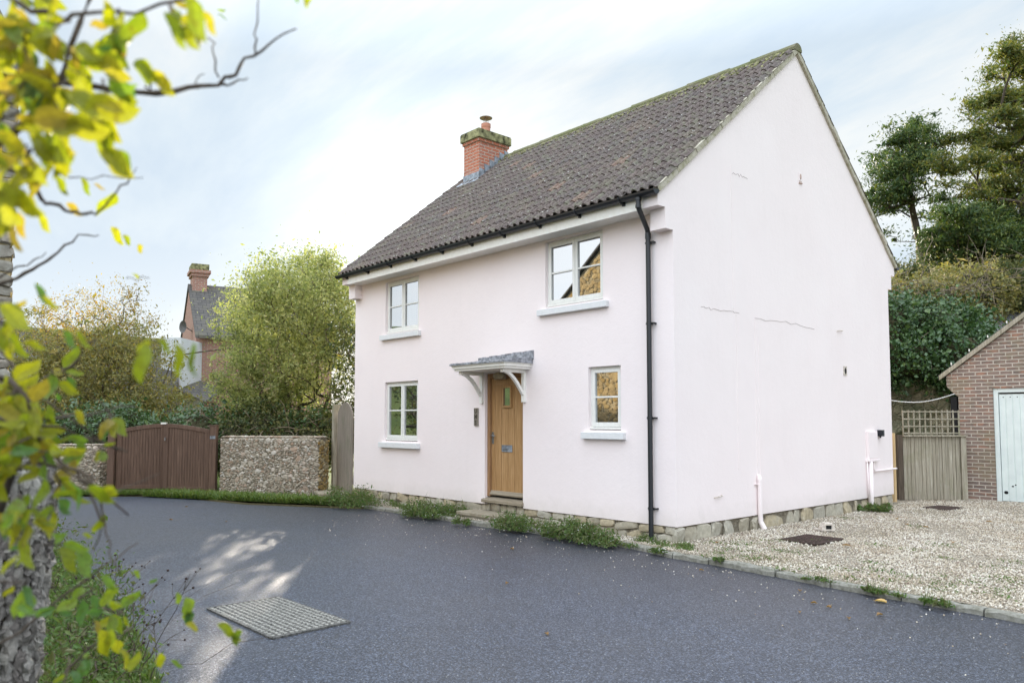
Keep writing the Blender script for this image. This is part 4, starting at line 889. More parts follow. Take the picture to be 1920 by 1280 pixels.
mb.add(V, [[0, 1 + k, 1 + (k + 1) % 18] for k in range(18)]); mb.add(V, [[1 + k, 19 + k, 19 + (k + 1) % 18, 1 + (k + 1) % 18] for k in range(18)]); mb.tube([dc - ax * .05, q(1.3, 0, 5.0)], .02, 6); mb.build('satellite_dish', M['cover_iron'], bh)
# white rendered lean-to and the long slate barn roof
we = thing('white_outhouse', 'white painted gable wall of the outhouse below the tall chimney', 'outhouse', tuple(P(27, -12, 0)))
mb = MB(); mb.obox(P(27.3, -11.65, 2.2), (.6706, .742, 0), vv, (0, 0, 1), .34, 1.0, 2.25); mb.build('wall', M['painted_wall'], we)
mb = MB(); mb.prism([P(26.2, -11.9, 2.85), P(26.2, -10.4, 2.2), P(28.0, -10.4, 2.7), P(28.0, -11.9, 3.2)], (0, 0, .07)); mb.build('roof', M['slate'], we)
bn = thing('slate_barn', 'long low barn with grey slate roof behind the yellow leaved tree', 'barn', tuple(P(26, -15, 0)))
B0, B1, B2, B3 = P(23.4, -16.5, 1.55), P(24.6, -10.7, 1.55), P(27.4, -11.9, 4.28), P(26.2, -18.0, 4.75)
mb = MB(); mb.prism([B0, B1, B2, B3], (0, 0, .08)); rf = mb.build('roof', M['slate'], bn); mb = MB(); mb.tube([B2 + (0, 0, .1), B3 + (0, 0, .1)], .1, 8); mb.build('ridge', M['mossy_ridge'], rf)
mb = MB(); w0, w1 = B0 + vv * .3, B1 + vv * .3; mb.quad((w0[0], w0[1], -.1), (w1[0], w1[1], -.1), (w1[0], w1[1], 1.75), (w0[0], w0[1], 1.75))
w2, w3 = B2, B1 + vv * .3; mb.poly([(w3[0], w3[1], -.1), (B2[0], B2[1], -.1), (B2[0], B2[1], 4.2), (w3[0], w3[1], 1.75)]); mb.build('wall', M['house_brick'], bn)
# golden stone cottage on the left edge (also what the front windows mirror)
sc_ = thing('stone_cottage', 'tall rough stone house corner at the left edge behind the leaves', 'house', (-6, -9, 0))
SX, SY, SW, SD, SE, SL, SA, AXX = -3.05, -7.10, 7.3, 7.5, 5.2, 4.05, 7.5, -6.2
mb = MB(); prof = [(SX, -.1), (SX, SE), (AXX, SA), (SX - SW, SL), (SX - SW, -.1)]; mb.prism([(x, SY - .03, z) for x, z in prof][::-1], (0, -SD, 0)); mb.build('wall', M['golden_wall'], sc_)
mb = MB(); ins = lambda x, z: z - .02 < float(np.interp(x, [0, SX - AXX, SW], [SE, SA, SL]))
scatter_stones(mb, (SX, SY - .02, -.1), (-1, 0, 0), (0, 0, 1), (0, 1, 0), SW, SA, 1700, .05, .16, .014, inside=ins, cs=.4)
mb.build('stonework', M['sunlit_stone'], sc_); mb = MB()
stones_on(mb, (SX - .02, SY, -.1), (0, -1, 0), (0, 0, 1), (1, 0, 0), 3.2, SE - .05, .30, .13, .05)
mb.build('side_stonework', M['shaded_stone'], sc_)
mb = MB()
for sg in (1, -1):
    xe, ze = (SX + .22, SE - .15) if sg > 0 else (SX - SW - .22, SL - .18)
    mb.prism([(xe, SY + .05, ze + .05), (AXX, SY + .05, SA + .05), (AXX, SY + .05, SA + .11), (xe, SY + .05, ze + .11)], (0, -SD - .3, 0))
mb.build('roof', M['slate'], sc_)

# ================================================================== covers, cowl, leaves
def cover(name, label, corners, z, base, lug, nu, nv, mat2):
    c = [np.array([*p, z]) for p in corners]; ctr = sum(c) / 4; t = thing(name, label, 'manhole cover', tuple(ctr))
    mb = MB(); mb.prism([p + (0, 0, -.03) for p in c], (0, 0, .036)); mb.build('plate', M[base], t)
    mb = MB(); lerp = lambda s, r: (c[0] * (1 - s) + c[3] * s) * (1 - r) + (c[1] * (1 - s) + c[2] * s) * r
    for i in range(4):
        a_, b_ = c[i], c[(i + 1) % 4]; mb.bar(a_ + (0, 0, .004), b_ + (0, 0, .004), .022, .016)
    mb.build('rim', M[base], t)
    mb = MB(); u_ = (c[3] - c[0]); v_ = (c[1] - c[0]); lu, lv = np.linalg.norm(u_), np.linalg.norm(v_); u_ /= lu; v_ /= lv; T = []
    for i in range(nu):
        for j in range(nv): T.append(lerp((i + .5 + (.25 if j % 2 else 0) * .6) / nu * .97 + .01, (j + .5) / nv) + (0, 0, .008))
    Mx = np.stack([u_ * lu / nu * .32, v_ * lv / nv * .30, np.array([0, 0, .007])], 1)
    mb.inst(SV, SF, np.repeat(Mx[None], len(T), 0), np.array(T)); mb.build('lugs', M[lug], t); return t
cover('manhole_cover', 'large double manhole cover of pale raised studs in the road', [(-.80, -5.89), (-.80, -5.22), (.46, -5.19), (.49, -5.88)], -.066, 'cover_iron', 'lug_stone', 21, 13, None)
cover('manhole_cover', 'rusty iron inspection cover in the gravel near the gable wall', [(.82, 1.22), (.84, 1.90), (1.36, 1.88), (1.34, 1.15)], .006, 'rusty_iron', 'rusty_iron', 13, 16, None)
cover('manhole_cover', 'rusty iron inspection cover in the gravel near the garage', [(.60, 6.82), (.68, 7.36), (1.12, 7.3), (1.06, 6.72)], .004, 'rusty_iron', 'rusty_iron', 10, 10, None)
cw = thing('drain_cowl', 'small pale concrete drain cowl lying on the gravel', 'drain cowl', (.86, 2.52, 0))
mb = MB(); c_ = np.array((.86, 2.52, 0)); fwd = np.array((.72, -.69, 0)); sd = np.array((.69, .72, 0))
pr = [(-.10, 0), (-.09, .06), (-.045, .115), (.045, .115), (.09, .06), (.10, 0)]
mb.prism([c_ + sd * x + (0, 0, z) for x, z in pr], -fwd * .14); mb.prism([c_ + sd * x * 1.1 + fwd * .012 + (0, 0, z) for x, z in [(-.06, .085), (-.05, .118), (.05, .118), (.06, .085)]], -fwd * .12); mb.build('shell', M['pale_concrete'], cw, bevel=.006)
mb = MB(); mb.prism([c_ + fwd * .002 + sd * x + (0, 0, z) for x, z in [(-.04, .03), (.04, .03), (.04, .085), (-.04, .085)]], -fwd * .001); mb.build('opening', M['dark_void'], cw)
mb = MB(); mb.prism([c_ + fwd * .05 + sd * .05 + (0, 0, .012), c_ - fwd * .15 - sd * .17 + (0, 0, .012), c_ - fwd * .17 - sd * .1 + (0, 0, .012)], (0, 0, .012)); mb.build('foot', M['pale_concrete'], cw)
def ground_leaf(x, y, z, s, mat, label, group=None):
    mb = MB(); a = random.uniform(0, 6.3); d = np.array([cos(a), sin(a), 0]); e = np.array([-sin(a), cos(a), 0]); c = np.array([x, y, z + .006]); n_ = 7; V = []
    for k in range(n_ + 1):
        t = k / n_; w_ = s * .36 * sin(pi * min(1, t * .95 + .03)) ** .8 * random.uniform(.85, 1.1); h = .010 * sin(pi * t) + .006 * random.random()
        V += [c + d * s * (t - .5) - e * w_ + (0, 0, h + .008), c + d * s * (t - .5) + (0, 0, h * .4), c + d * s * (t - .5) + e * w_ + (0, 0, h + .010)]
    mb.add(V, [[3 * k + i, 3 * k + 3 + i, 3 * k + 4 + i, 3 * k + 1 + i] for k in range(n_) for i in (0, 1)])
    mb.tube([c - d * s * .5, c - d * s * .7 + (0, 0, .008)], .0015, 5)
    o = mb.build('fallen_leaf', M[mat]); return tag(o, label, 'leaf', group)
g1 = 'leaves lying on the asphalt'
ground_leaf(3.12, -1.16, -.07, .10, 'yellow_fallen', 'largest yellow leaf lying on the asphalt near the kerb', g1)
for x, y in ((2.73, -1.68), (2.9, -1.73), (3.32, -1.67), (2.82, -2.11), (3.2, -2.0), (1.13, -1.11), (-1.36, -1.72), (1.82, -4.23), (-7.46, -4.0), (-6.6, -3.4), (2.4, -1.3), (-9.3, -3.1), (.2, -3.2)):
    ground_leaf(x, y, -.07, random.uniform(.04, .06), 'dry_leaf', 'small dry curled leaf lying on the asphalt', g1)
for x, y in ((1.69, 3.9), (.44, .27), (1.67, 1.31), (2.13, 5.3), (1.38, 4.0), (1.0, 4.6), (2.5, 2.6)):
    ground_leaf(x, y, .01, random.uniform(.07, .10), 'dry_leaf', 'curled brown leaf lying on the gravel drive', 'leaves on the gravel')
mb = MB(); K = 360; x = RNG.uniform(-6, 5.5, K); y = -.75 - RNG.exponential(.65, K) - .09 * np.maximum(x, 0); s_ = RNG.uniform(.003, .0095, K); mb.inst(OV, OF, rot_rand(K) * s_[:, None, None], np.stack([x, y, -.068 + s_ * .4], 1)); tag(mb.build('loose_gravel', M['gravel_stone']), kind='stuff')

# ================================================================== planting
def tree(name, label, base, blobs, n_tips, mat, cat='tree', leaf=.07, per=40, clump=.28, flat_=1.0, asp=.42, r0=.12, seed=1, group=None, trunk_mat='bark', stems=1, reject=.0, lean=(0, 0), minr=.004, shell=.35, twig_n=5):
    global RNG
    RNG = np.random.default_rng(seed); rnd = random.Random(seed)
    base = np.array(base, float); t = thing(name, label, cat, tuple(base), group)
    if flat_ < .6: blobs = [(np.array(b[0]) + np.array([0, 0, k]) * b[1][2] * 1.3 + RNG.normal(0, .22, 3) * np.array([1, 1, .4]), np.array(b[1]) * np.array([1, 1, .9])) for b in blobs for k in (-.5, .5)]
    vol = np.array([b[1][0] * b[1][1] * b[1][2] for b in blobs]); vol = vol / vol.sum(); tips = []
    while len(tips) < n_tips:
        i = RNG.choice(len(blobs), p=vol); c, r = np.array(blobs[i][0]), np.array(blobs[i][1]); v = ball(1)[0] * (1 - shell * RNG.uniform() ** 1.3 * 1.6 if RNG.uniform() < .75 else RNG.uniform(.2, .8))
        if sin(v[0] * 5 + c[0] * 3 + v[2] * 3) * cos(v[1] * 6 + i) > 1 - reject * 2: continue
        tips.append(c + v * r)
    tips = np.array(tips); tips = tips[np.argsort(np.linalg.norm(tips - base, axis=1))]
    nodes = []; par = []
    cc = np.mean([b[0] for b in blobs], axis=0)
    for s in range(stems):
        o = base + np.array([RNG.normal() * .15 * (stems > 1), RNG.normal() * .15 * (stems > 1), 0]); top = cc + (RNG.normal(size=3) * np.array([.6, .6, .2]) * (1.2 if stems > 1 else .2)); prev = -1
        for k in range(6):
            f = k / 5 * .8; nodes.append(o + (top - o) * f + (RNG.normal(size=3) * .05 if k else 0)); par.append(prev); prev = len(nodes) - 1
    N_ = [np.array(x) for x in nodes]; leafn = []
    for p in tips:
        A_ = np.array(N_); d = np.linalg.norm(A_ - p, axis=1) + .55 * np.linalg.norm(A_ - base, axis=1) * .35 + 1.5 * np.maximum(0, A_[:, 2] - p[2] - .1)
        j = int(np.argmin(d)); q = A_[j]; seg = max(1, min(4, int(np.linalg.norm(p - q) / .45))); prev = j
        for k in range(1, seg + 1):
            f = k / seg; N_.append(q + (p - q) * f + np.array([0, 0, .10 * sin(pi * f) * np.linalg.norm(p - q) * .4]) + RNG.normal(size=3) * .03 * (k < seg)); par.append(prev); prev = len(N_) - 1
        leafn.append(prev)
    w_ = np.zeros(len(N_)); w_[leafn] = 1
    for i in range(len(N_) - 1, -1, -1):
        if par[i] >= 0: w_[par[i]] += w_[i]
    R_ = np.maximum(minr, r0 * (w_ / w_.max()) ** .5); mb = MB()
    for i in range(len(N_)):
        if par[i] >= 0:
            rr = R_[par[i]] if R_[par[i]] < 2.2 * R_[i] else 1.5 * R_[i]; mb.tube([N_[par[i]], N_[i]], [rr, R_[i]], 6 if R_[i] > .02 else 4, caps=False)
    mb.build('trunk', M[trunk_mat], t, smooth=True)
    mb = MB(); C = []
    an = list(leafn) + [par[i] for i in leafn if par[i] >= 0 and w_[par[i]] <= 2 and RNG.uniform() < .7]
    T = np.array([N_[i] for i in an]) + RNG.normal(0, clump * .3, (len(an), 3)); Kt = len(T); cs = clump * RNG.lognormal(-.15, .45, Kt); K = int(per * .62)
    C = T[:, None, :] + RNG.normal(size=(Kt, K, 3)) * cs[:, None, None] * np.array([1, 1, flat_]); C = C.reshape(-1, 3)
    leaves(mb, C, leaf, asp); mb.build('crown', M[mat], t); RNG = np.random.default_rng(seed + 100); return t
W3 = lambda d, l, z: tuple(P(d, l, z))
tree('willow_tree', 'rounded pale green bushy tree behind the rubble wall beside the cottage', W3(20.6, -5.3, 0),
     [((-12.19,0.05,4.7),(1.29,1.16,0.95)),((-13.35,1.68,5.61),(0.89,0.8,0.89)),((-12.74,1.7,4.5),(1.02,0.92,1.24)),((-13.83,-0.22,4.15),(0.78,0.7,0.85)),((-12.55,0.54,3.26),(1.32,1.19,0.97)),((-13.0,-0.68,2.81),(0.74,0.67,0.81)),((-12.87,2.25,5.01),(0.37,0.34,0.89)),((-12.67,1.63,6.1),(0.41,0.37,0.32)),((-13.3,0.25,5.42),(0.71,0.64,0.57)),((-13.16,-0.03,2.01),(1.04,0.94,0.49)),((-11.75,1.59,2.98),(0.36,0.33,0.84)),((-12.12,1.24,2.36),(0.42,0.38,0.42)),((-13.29,0.84,2.34),(1.08,0.97,0.46)),((-14.11,-0.06,2.24),(0.65,0.58,0.43))], 1200, 'willow_leaf', leaf=.072, per=84, clump=.17, r0=.05, seed=11, stems=9, reject=.25, minr=.005)
tree('autumn_tree', 'thin crowned yellow leaved tree behind the gate at the left', W3(24, -12.6, 0),
     [(W3(24, -13.0, 4.2), (1.9, 1.9, 1.5)), (W3(24, -12.2, 5.2), (1.0, 1.0, .85)), (W3(24, -14.2, 4.7), (1.0, 1.0, .9)), (W3(23.8, -5.2, 4.0), (1.1, 1.1, .7))], 380, 'autumn_leaf', leaf=.065, per=42, clump=.20, r0=.07, seed=12, stems=4, reject=.3)
tree('olive_shrub', 'dense olive brown shrub in front of the slate barn roof', W3(22.5, -11.0, 0),
     [(W3(22.5, -12.4, 2.9), (1.7, 1.7, 1.5)), (W3(22.3, -10.9, 2.8), (1.5, 1.5, 1.4)), (W3(22.5, -13.9, 3.3), (1.5, 1.5, 1.6)), (W3(22.6, -11.6, 3.9), (1.5, 1.2, .8)), (W3(22.0, -9.9, 2.0), (.9, .9, .8)), (W3(22.2, -12, 1.8), (2.4, 2.0, .9))], 1150, 'olive_leaf', leaf=.085, per=50, clump=.16, r0=.05, seed=13, stems=6, cat='shrub', reject=.15)
def mass(name, label, cat, blobs, mat, n, leaf, thick=.12, twigs=0, kind=None, core='bank_earth', asp=.7, seed=3, twig_mat='pale_twig', twig_len=.8):
    """leafy mass: leaf faces thick over a set of mounds, with a dark woody core"""
    global RNG
    RNG = np.random.default_rng(seed); t = thing(name, label, cat, tuple(blobs[0][0]))
    ar = np.array([(b[1][0] * b[1][1] + b[1][0] * b[1][2] + b[1][1] * b[1][2]) for b in blobs]); ar = ar / ar.sum(); mb = MB(); mc = MB()
    cc, nn = [], []
    for b, f in zip(blobs, ar):
        kc = max(6, int(n * f / 45)); v = ball(kc); r = np.array(b[1]); lump = 1 + .16 * np.sin(v[:, :1] * 6 + b[0][0]) * np.cos(v[:, 1:2] * 5 + v[:, 2:] * 7) + RNG.normal(0, .07, (kc, 1))
        c_ = np.array(b[0]) + v * r * lump; k = 45; tuft = np.minimum(.17, r.mean() * .16) * RNG.uniform(.6, 1.4, (kc, 1, 1))
        cc.append((c_[:, None] + RNG.normal(size=(kc, k, 3)) * tuft).reshape(-1, 3)); nn.append(np.repeat(v, k, 0))
        V, F_ = RV * .72, RF; V = V * (1 + RNG.normal(0, .05, (len(V), 1))); mc.add(V * r + np.array(b[0]), F_)
    cc, nn = np.vstack(cc), np.vstack(nn); keep = np.ones(len(cc), bool)
    for b in blobs:
        d = np.linalg.norm((cc - np.array(b[0])) / np.array(b[1]), axis=1); keep &= d > .62
    leaves(mb, cc[keep], leaf, asp, normals=nn[keep] + np.array([0, 0, .3]), nb=.8); mb.build('foliage', M[mat], t); mc.build('core', M[core], t)
    if twigs:
        mb = MB()
        for _ in range(twigs):
            b = blobs[RNG.integers(len(blobs))]; v = ball(1)[0]; v[2] = abs(v[2]) * .6 + .1; p = np.array(b[0]) + v * np.array(b[1]) * .95; d = v + RNG.normal(size=3) * .7; d /= np.linalg.norm(d); L_ = twig_len * RNG.uniform(.4, 1.3); q = [p]
            for k in range(5): d = d + RNG.normal(size=3) * .35 + np.array([0, 0, -.14]); d /= np.linalg.norm(d); q.append(q[-1] + d * L_ / 5)
            mb.tube(q, [.011, .009, .008, .007, .005, .003], 4, caps=False)
        mb.build('twigs', M[twig_mat], t)
    if kind: t['kind'] = kind
    RNG = np.random.default_rng(seed + 50); return t
mass('ivy_hedge', 'dark ivy and bramble hedge growing behind the brown double gate', 'hedge', [(W3(19.6 + .3 * sin(i), -13.6 + i * .95, 1.15 + .12 * sin(i * 2.3)), (.75, .75, .72 + .12 * cos(i * 1.7))) for i in range(10)], 'ivy_leaf', 42000, .07, twigs=90, seed=21, twig_len=.6)
mass('laurel_hedge', 'dark shrubs with bare twigs behind the rubble wall', 'hedge', [(W3(19.3, -6.8 + i * .62, 1.1 + .1 * sin(i * 1.9)), (.55, .55, .75)) for i in range(5)], 'shrub_leaf', 20000, .06, twigs=110, seed=22, twig_len=.7)
tree('garden_shrub', 'dark dense shrub wedged between the plank gate and the cottage end wall', (-10.9, 1.8, 0), [((-10.9, 1.7, 2.3), (.85, .85, 1.1)), ((-11.2, 1.4, 3.5), (.6, .6, .7)), ((-10.3, 2.3, 2.8), (.9, .9, 1.1))], 330, 'shrub_leaf', leaf=.075, per=48, clump=.15, r0=.05, seed=36, stems=5, cat='shrub')
# ivy bank at the right
IV = [(W3(21.6, 10.9, 3.35), (1.1, 1.0, .8)), (W3(21.4, 12.2, 3.35), (1.2, 1.1, .85)), (W3(21.6, 13.3, 3.3), (1.0, 1.0, .7)), (W3(22.1, 10.6, 4.1), (1.3, 1.2, 1.0)), (W3(22.2, 12.0, 4.1), (1.4, 1.3, .9)), (W3(21.8, 9.2, 3.3), (1.2, 1.2, .8)), (W3(22.4, 9.2, 4.4), (1.2, 1.2, .9)), (W3(22.0, 14.6, 3.3), (1.1, 1.0, .7)), (W3(21.3, 12.2, 2.7), (.45, .45, .4)), (W3(21.6, 16.4, 3.2), (1.5, 1.2, .8))]
mass('ivy', 'glossy dark green ivy hanging over the mossy rock behind the trellis', 'ivy', IV, 'ivy_leaf', 70000, .095, thick=.10, twigs=60, seed=23)
BR = [(W3(23.6, 10.8, 5.1), (1.3, 1.2, .8)), (W3(23.8, 12.6, 5.2), (1.4, 1.2, .85)), (W3(24.2, 14.2, 5.5), (1.4, 1.3, .9)), (W3(23.4, 9.6, 5.3), (1.0, 1.0, .8)), (W3(25.2, 16.2, 5.8), (1.4, 1.3, .9))]
mass('bramble', 'tangled bare bramble stems with sparse yellowing leaves above the ivy', 'bramble', BR, 'olive_leaf', 34000, .075, twigs=600, seed=24, twig_len=1.5)
# conifers
tree('yew_tree', 'smaller dark yew with a leaning forked trunk next to the gable', (-4.87, 23.26, 5.8), [((-4.91,21.51,11.66),(1.0,1.0,0.8)),((-6.32,22.92,11.9),(0.77,0.77,0.47)),((-5.02,23.52,12.83),(0.67,0.67,0.8)),((-6.16,21.71,10.78),(0.54,0.54,0.41)),((-5.53,21.67,10.55),(0.86,0.86,0.61)),((-4.81,21.69,10.82),(0.96,0.96,0.68)),((-6.4,22.99,10.11),(0.9,0.9,0.3)),((-5.94,22.86,8.94),(0.34,0.34,0.29)),((-4.6,23.31,12.06),(0.41,0.41,0.75)),((-4.34,22.77,13.01),(0.18,0.18,0.41)),((-4.67,21.69,12.61),(0.2,0.2,0.28)),((-5.3,24.2,10.23),(0.64,0.64,0.43))], 620, 'yew_leaf', leaf=.13, per=62, clump=.19, flat_=.45, asp=.32, r0=.13, seed=31, reject=.22, shell=1.0)
tree('cedar_tree', 'tall spreading evergreen with layered yellow green boughs at the right edge', (-1.0, 24.3, 5.4), [((-1.34,20.78,13.82),(0.68,0.68,0.32)),((-2.15,25.65,16.05),(0.62,0.62,0.37)),((-2.81,23.57,14.53),(0.52,0.52,0.18)),((-2.26,22.8,13.2),(0.93,0.93,0.35)),((-2.37,21.28,12.25),(0.48,0.48,0.15)),((-1.39,20.93,11.62),(0.99,0.99,0.25)),((-3.96,23.97,12.56),(0.87,0.87,0.19)),((-3.0,23.56,12.34),(0.76,0.76,0.18)),((-2.31,22.9,11.52),(0.97,0.97,0.21)),((-3.11,20.61,10.57),(0.86,0.86,0.2)),((-2.2,20.14,10.44),(0.72,0.72,0.16)),((-2.78,25.38,11.47),(0.93,0.93,0.23)),((-2.84,23.9,10.54),(1.0,1.0,0.2)),((-1.95,23.43,10.09),(0.77,0.77,0.23)),((-2.64,21.24,9.44),(0.67,0.67,0.15)),((-2.8,19.56,9.56),(0.47,0.47,0.13)),((-3.05,25.21,10.04),(1.04,1.04,0.23)),((-1.87,24.64,14.17),(0.8,0.8,0.6)),((-1.57,23.74,11.43),(0.77,0.77,0.77)),((-1.27,22.81,8.84),(0.75,0.75,0.93))], 1200, 'yew_light', leaf=.13, per=62, clump=.20, flat_=.4, asp=.32, r0=.18, seed=32, reject=.15, shell=1.0)
tree('evergreen_tree', 'low dark evergreen filling the space between the yew trunk and the garage', (-3.1, 21.6, 5.2), [((-2.55,19.19,8.32),(0.74,0.74,0.26)),((-2.89,23.24,9.01),(0.98,0.98,0.31)),((-2.07,23.06,8.7),(0.92,0.92,0.31)),((-3.3,20.64,7.99),(1.01,1.01,0.3)),((-2.42,20.53,7.52),(1.05,1.05,0.33)),((-1.54,20.39,7.56),(0.79,0.79,0.35)),((-3.32,22.91,7.44),(0.9,0.9,0.22)),((-4.04,20.97,7.71),(0.57,0.57,0.19))], 620, 'yew_leaf', leaf=.12, per=90, clump=.22, flat_=.5, asp=.36, r0=.18, seed=34, reject=.1, shell=.6)
tree('evergreen_shrub', 'tangled evergreen shrub beyond the bramble at the right edge', (-2.0, 19.6, 5.0), [((-1.08,18.79,6.05),(0.75,0.75,0.46)),((-1.19,21.59,6.78),(0.9,0.9,0.72)),((-2.03,20.0,5.89),(0.7,0.7,0.32)),((-3.58,17.5,6.24),(0.62,0.62,0.45)),((-1.09,19.58,5.47),(0.76,0.76,0.37))], 330, 'shrub_leaf', leaf=.09, per=80, clump=.20, r0=.05, seed=35, stems=6, cat='shrub', reject=.1)
# trees across the street whose reflections fill the lower panes
tree('street_tree', 'leafy green tree across the street mirrored in the ground floor window', (-19, -9.5, 0), [((-19, -9.5, 2.6), (2.0, 2.0, 1.6)), ((-21, -11, 2.2), (1.6, 1.6, 1.5))], 160, 'shrub_leaf', leaf=.14, per=30, clump=.35, seed=33)
# ---- weeds along the plinth
def weed(name, label, x, y, rx, ry, h, n, mat='weed_leaf', flowers=0, leaf=.028, rot=0, seed=1, group='weeds growing along the kerb', z0=-.03, cat='weed'):
    global RNG
    RNG = np.random.default_rng(seed); t = thing(name, label, cat, (x, y, z0), group); mb = MB(); n = int(n * .55); kt = max(8, n // 90); tv = in_ball(kt); tv[:, 2] = np.abs(tv[:, 2]) * RNG.uniform(.5, 1.0, kt); v = tv[RNG.integers(0, kt, n)] + RNG.normal(0, .16, (n, 3)); v[:, 2] = np.abs(v[:, 2])
    p = np.stack([v[:, 0] * rx, v[:, 1] * ry, v[:, 2] * h], 1); c, s = cos(rot), sin(rot); p[:, :2] = p[:, :2] @ np.array([[c, s], [-s, c]]); C = p + np.array([x, y, z0])
    leaves(mb, C, leaf * 1.35, .36); 
    K = n // 7; i = RNG.integers(0, n, K); b = C[i]; d = RNG.normal(size=(K, 3)) * .5 + np.array([0, 0, 1.0]); d /= np.linalg.norm(d, axis=1)[:, None]; L_ = RNG.uniform(.05, .13, (K, 1)); sd = np.cross(d, [0, 0, 1.0]) + 1e-3; sd /= np.linalg.norm(sd, axis=1)[:, None]; w_ = .003
    V = np.stack([b - sd * w_, b + sd * w_, b + d * L_], 1).reshape(-1, 3); mb.add(V, np.arange(K * 3).reshape(-1, 3)); mb.build('foliage', M[mat], t)
    if flowers:
        v = tv[RNG.integers(0, kt, flowers)] * 1.12 + RNG.normal(0, .12, (flowers, 3)); v[:, 2] = np.abs(v[:, 2]); q = np.stack([v[:, 0] * rx, v[:, 1] * ry, v[:, 2] * h], 1); q[:, :2] = q[:, :2] @ np.array([[c, s], [-s, c]]); mb = MB(); mb.inst(OV, OF, rot_rand(flowers) * np.array([.008, .008, .004])[None, None, :], q + np.array([x, y, z0 + .01])); f = mb.build('flowers', M['petal'], t); f['kind'] = 'stuff'
    RNG = np.random.default_rng(seed + 9)
weed('weed_clump', 'large bushy green weed clump at the far house corner', -7.15, -.70, .80, .46, .42, 9000, seed=41, flowers=30)
weed('weed_clump', 'low trailing weeds along the plinth right of the big corner clump', -5.9, -.34, .75, .16, .16, 2200, seed=42, flowers=10)
weed('weed_clump', 'wide sprawling daisy clump with many white flowers before the doorstep', -4.85, -.62, .66, .32, .26, 6500, flowers=110, seed=43)
weed('weed_clump', 'green clump of weeds against the plinth just left of the doorstep', -4.55, -.28, .44, .24, .30, 3400, flowers=30, seed=44)
weed('weed_clump', 'small tuft of weeds on the kerb under the doorstep', -3.55, -.78, .22, .14, .12, 800, seed=45)
weed('weed_clump', 'bushy daisy clump directly right of the doorstep', -2.55, -.58, .58, .27, .28, 5200, flowers=60, seed=46)
weed('weed_clump', 'rounded daisy clump dotted white, second from the downpipe', -1.45, -.66, .45, .28, .28, 5000, flowers=60, seed=47)
weed('weed_clump', 'rounded daisy clump dotted white nearest the downpipe', -.92, -.68, .40, .26, .26, 4200, flowers=50, seed=48)
weed('weed_clump', 'thin low weeds on the kerb between downpipe and daisies', -.45, -.62, .25, .10, .09, 500, seed=49, flowers=6)
weed('weed_clump', 'sparse green weeds around the foot of the downpipe', -.35, -.16, .35, .12, .13, 700, seed=50)
weed('weed_clump', 'small white flowered weed on the kerb at the gravel corner', .18, -.66, .16, .09, .10, 500, flowers=22, seed=51)
weed('weed_clump', 'low green weeds spread in the gravel by the house corner', .25, -.28, .42, .22, .05, 900, seed=52, z0=0)
weed('weed_clump', 'bright green weed at the foot of the white waste pipe', .22, 5.6, .32, .22, .14, 1300, seed=53, z0=0, leaf=.05)
weed('weed_clump', 'long strip of weeds along the kerb edge by the gravel', 3.05, -.98, .26, .05, .045, 900, seed=54, rot=-.12, z0=-.02)
weed('weed_clump', 'short tuft of weeds on the kerb edge right of the long strip', 3.55, -1.04, .16, .07, .06, 700, seed=55, z0=-.02)
weed('weed_clump', 'tiny tuft of weeds on the kerb in line with the gable', 1.1, -.72, .12, .05, .04, 260, seed=56, z0=-.01)
weed('weed_clump', 'flat tuft of weeds on the kerb edge by the gravel middle', 2.35, -.88, .2, .05, .04, 350, seed=57, z0=-.02)
# moss and seedlings scattered in the gravel: one mass
mb = MB(); K = 4200; cx = RNG.uniform(.3, 5, 60); cy = -.75 + RNG.exponential(1.6, 60); i = RNG.integers(0, 60, K); leaves(mb, np.stack([cx[i] + RNG.normal(0, .10, K), cy[i] + RNG.normal(0, .08, K), RNG.uniform(.004, .022, K)], 1), .022, .4); tag(mb.build('ground_cover', M['weed_leaf']), kind='stuff')
# grass
def grass(pts_fn, K, h, name='grass', mat='grass_blade', z0=-.03, w_=.0035):
    b = pts_fn(K); K = len(b); d = RNG.normal(size=(K, 3)) * .4 + np.array([0, 0, 1]); d /= np.linalg.norm(d, axis=1)[:, None]; hh = h * RNG.uniform(.4, 1.3, (K, 1)); sd = RNG.normal(size=(K, 3)); sd[:, 2] = 0; sd /= np.linalg.norm(sd, axis=1)[:, None]
    bend = np.cross(sd, [0, 0, 1.0]) * hh * .35; m_ = b + d * hh * .6; t = b + d * hh + bend
    V = np.stack([b - sd * w_, b + sd * w_, m_ + sd * w_ * .8, t, m_ - sd * w_ * .8], 1).reshape(-1, 3); i = np.arange(K)[:, None] * 5
    mb = MB(); mb.add(V, np.concatenate([i + [0, 1, 2], i + [0, 2, 4], i + [4, 2, 3]], 0)); return tag(mb.build(name, M[mat]), kind='stuff')
def strip(K):
    t = RNG.uniform(0, 1, K); a_, b_ = np.array([-12.1, -3.0]), np.array([-7.3, -.75]); q = a_ + (b_ - a_) * t[:, None]; nn_ = np.array([-.42, .905]); off = np.abs(RNG.normal(.18, .32, K)) - .10; q = q + nn_ * off[:, None] * (.5 + .5 * (t[:, None] < .75)); return np.column_stack([q, np.full(K, -.05)])
grass(strip, 15000, .14, w_=.011)
def strip2(K):
    t = RNG.uniform(0, 1, K); a_, b_ = np.array([-13.5, -4.6]), np.array([-12.2, -3.1]); q = a_ + (b_ - a_) * t[:, None] + np.array([-.75, .66]) * np.abs(RNG.normal(.1, .25, K))[:, None]; return np.column_stack([q, np.full(K, -.03)])
grass(strip2, 3500, .11, w_=.006)
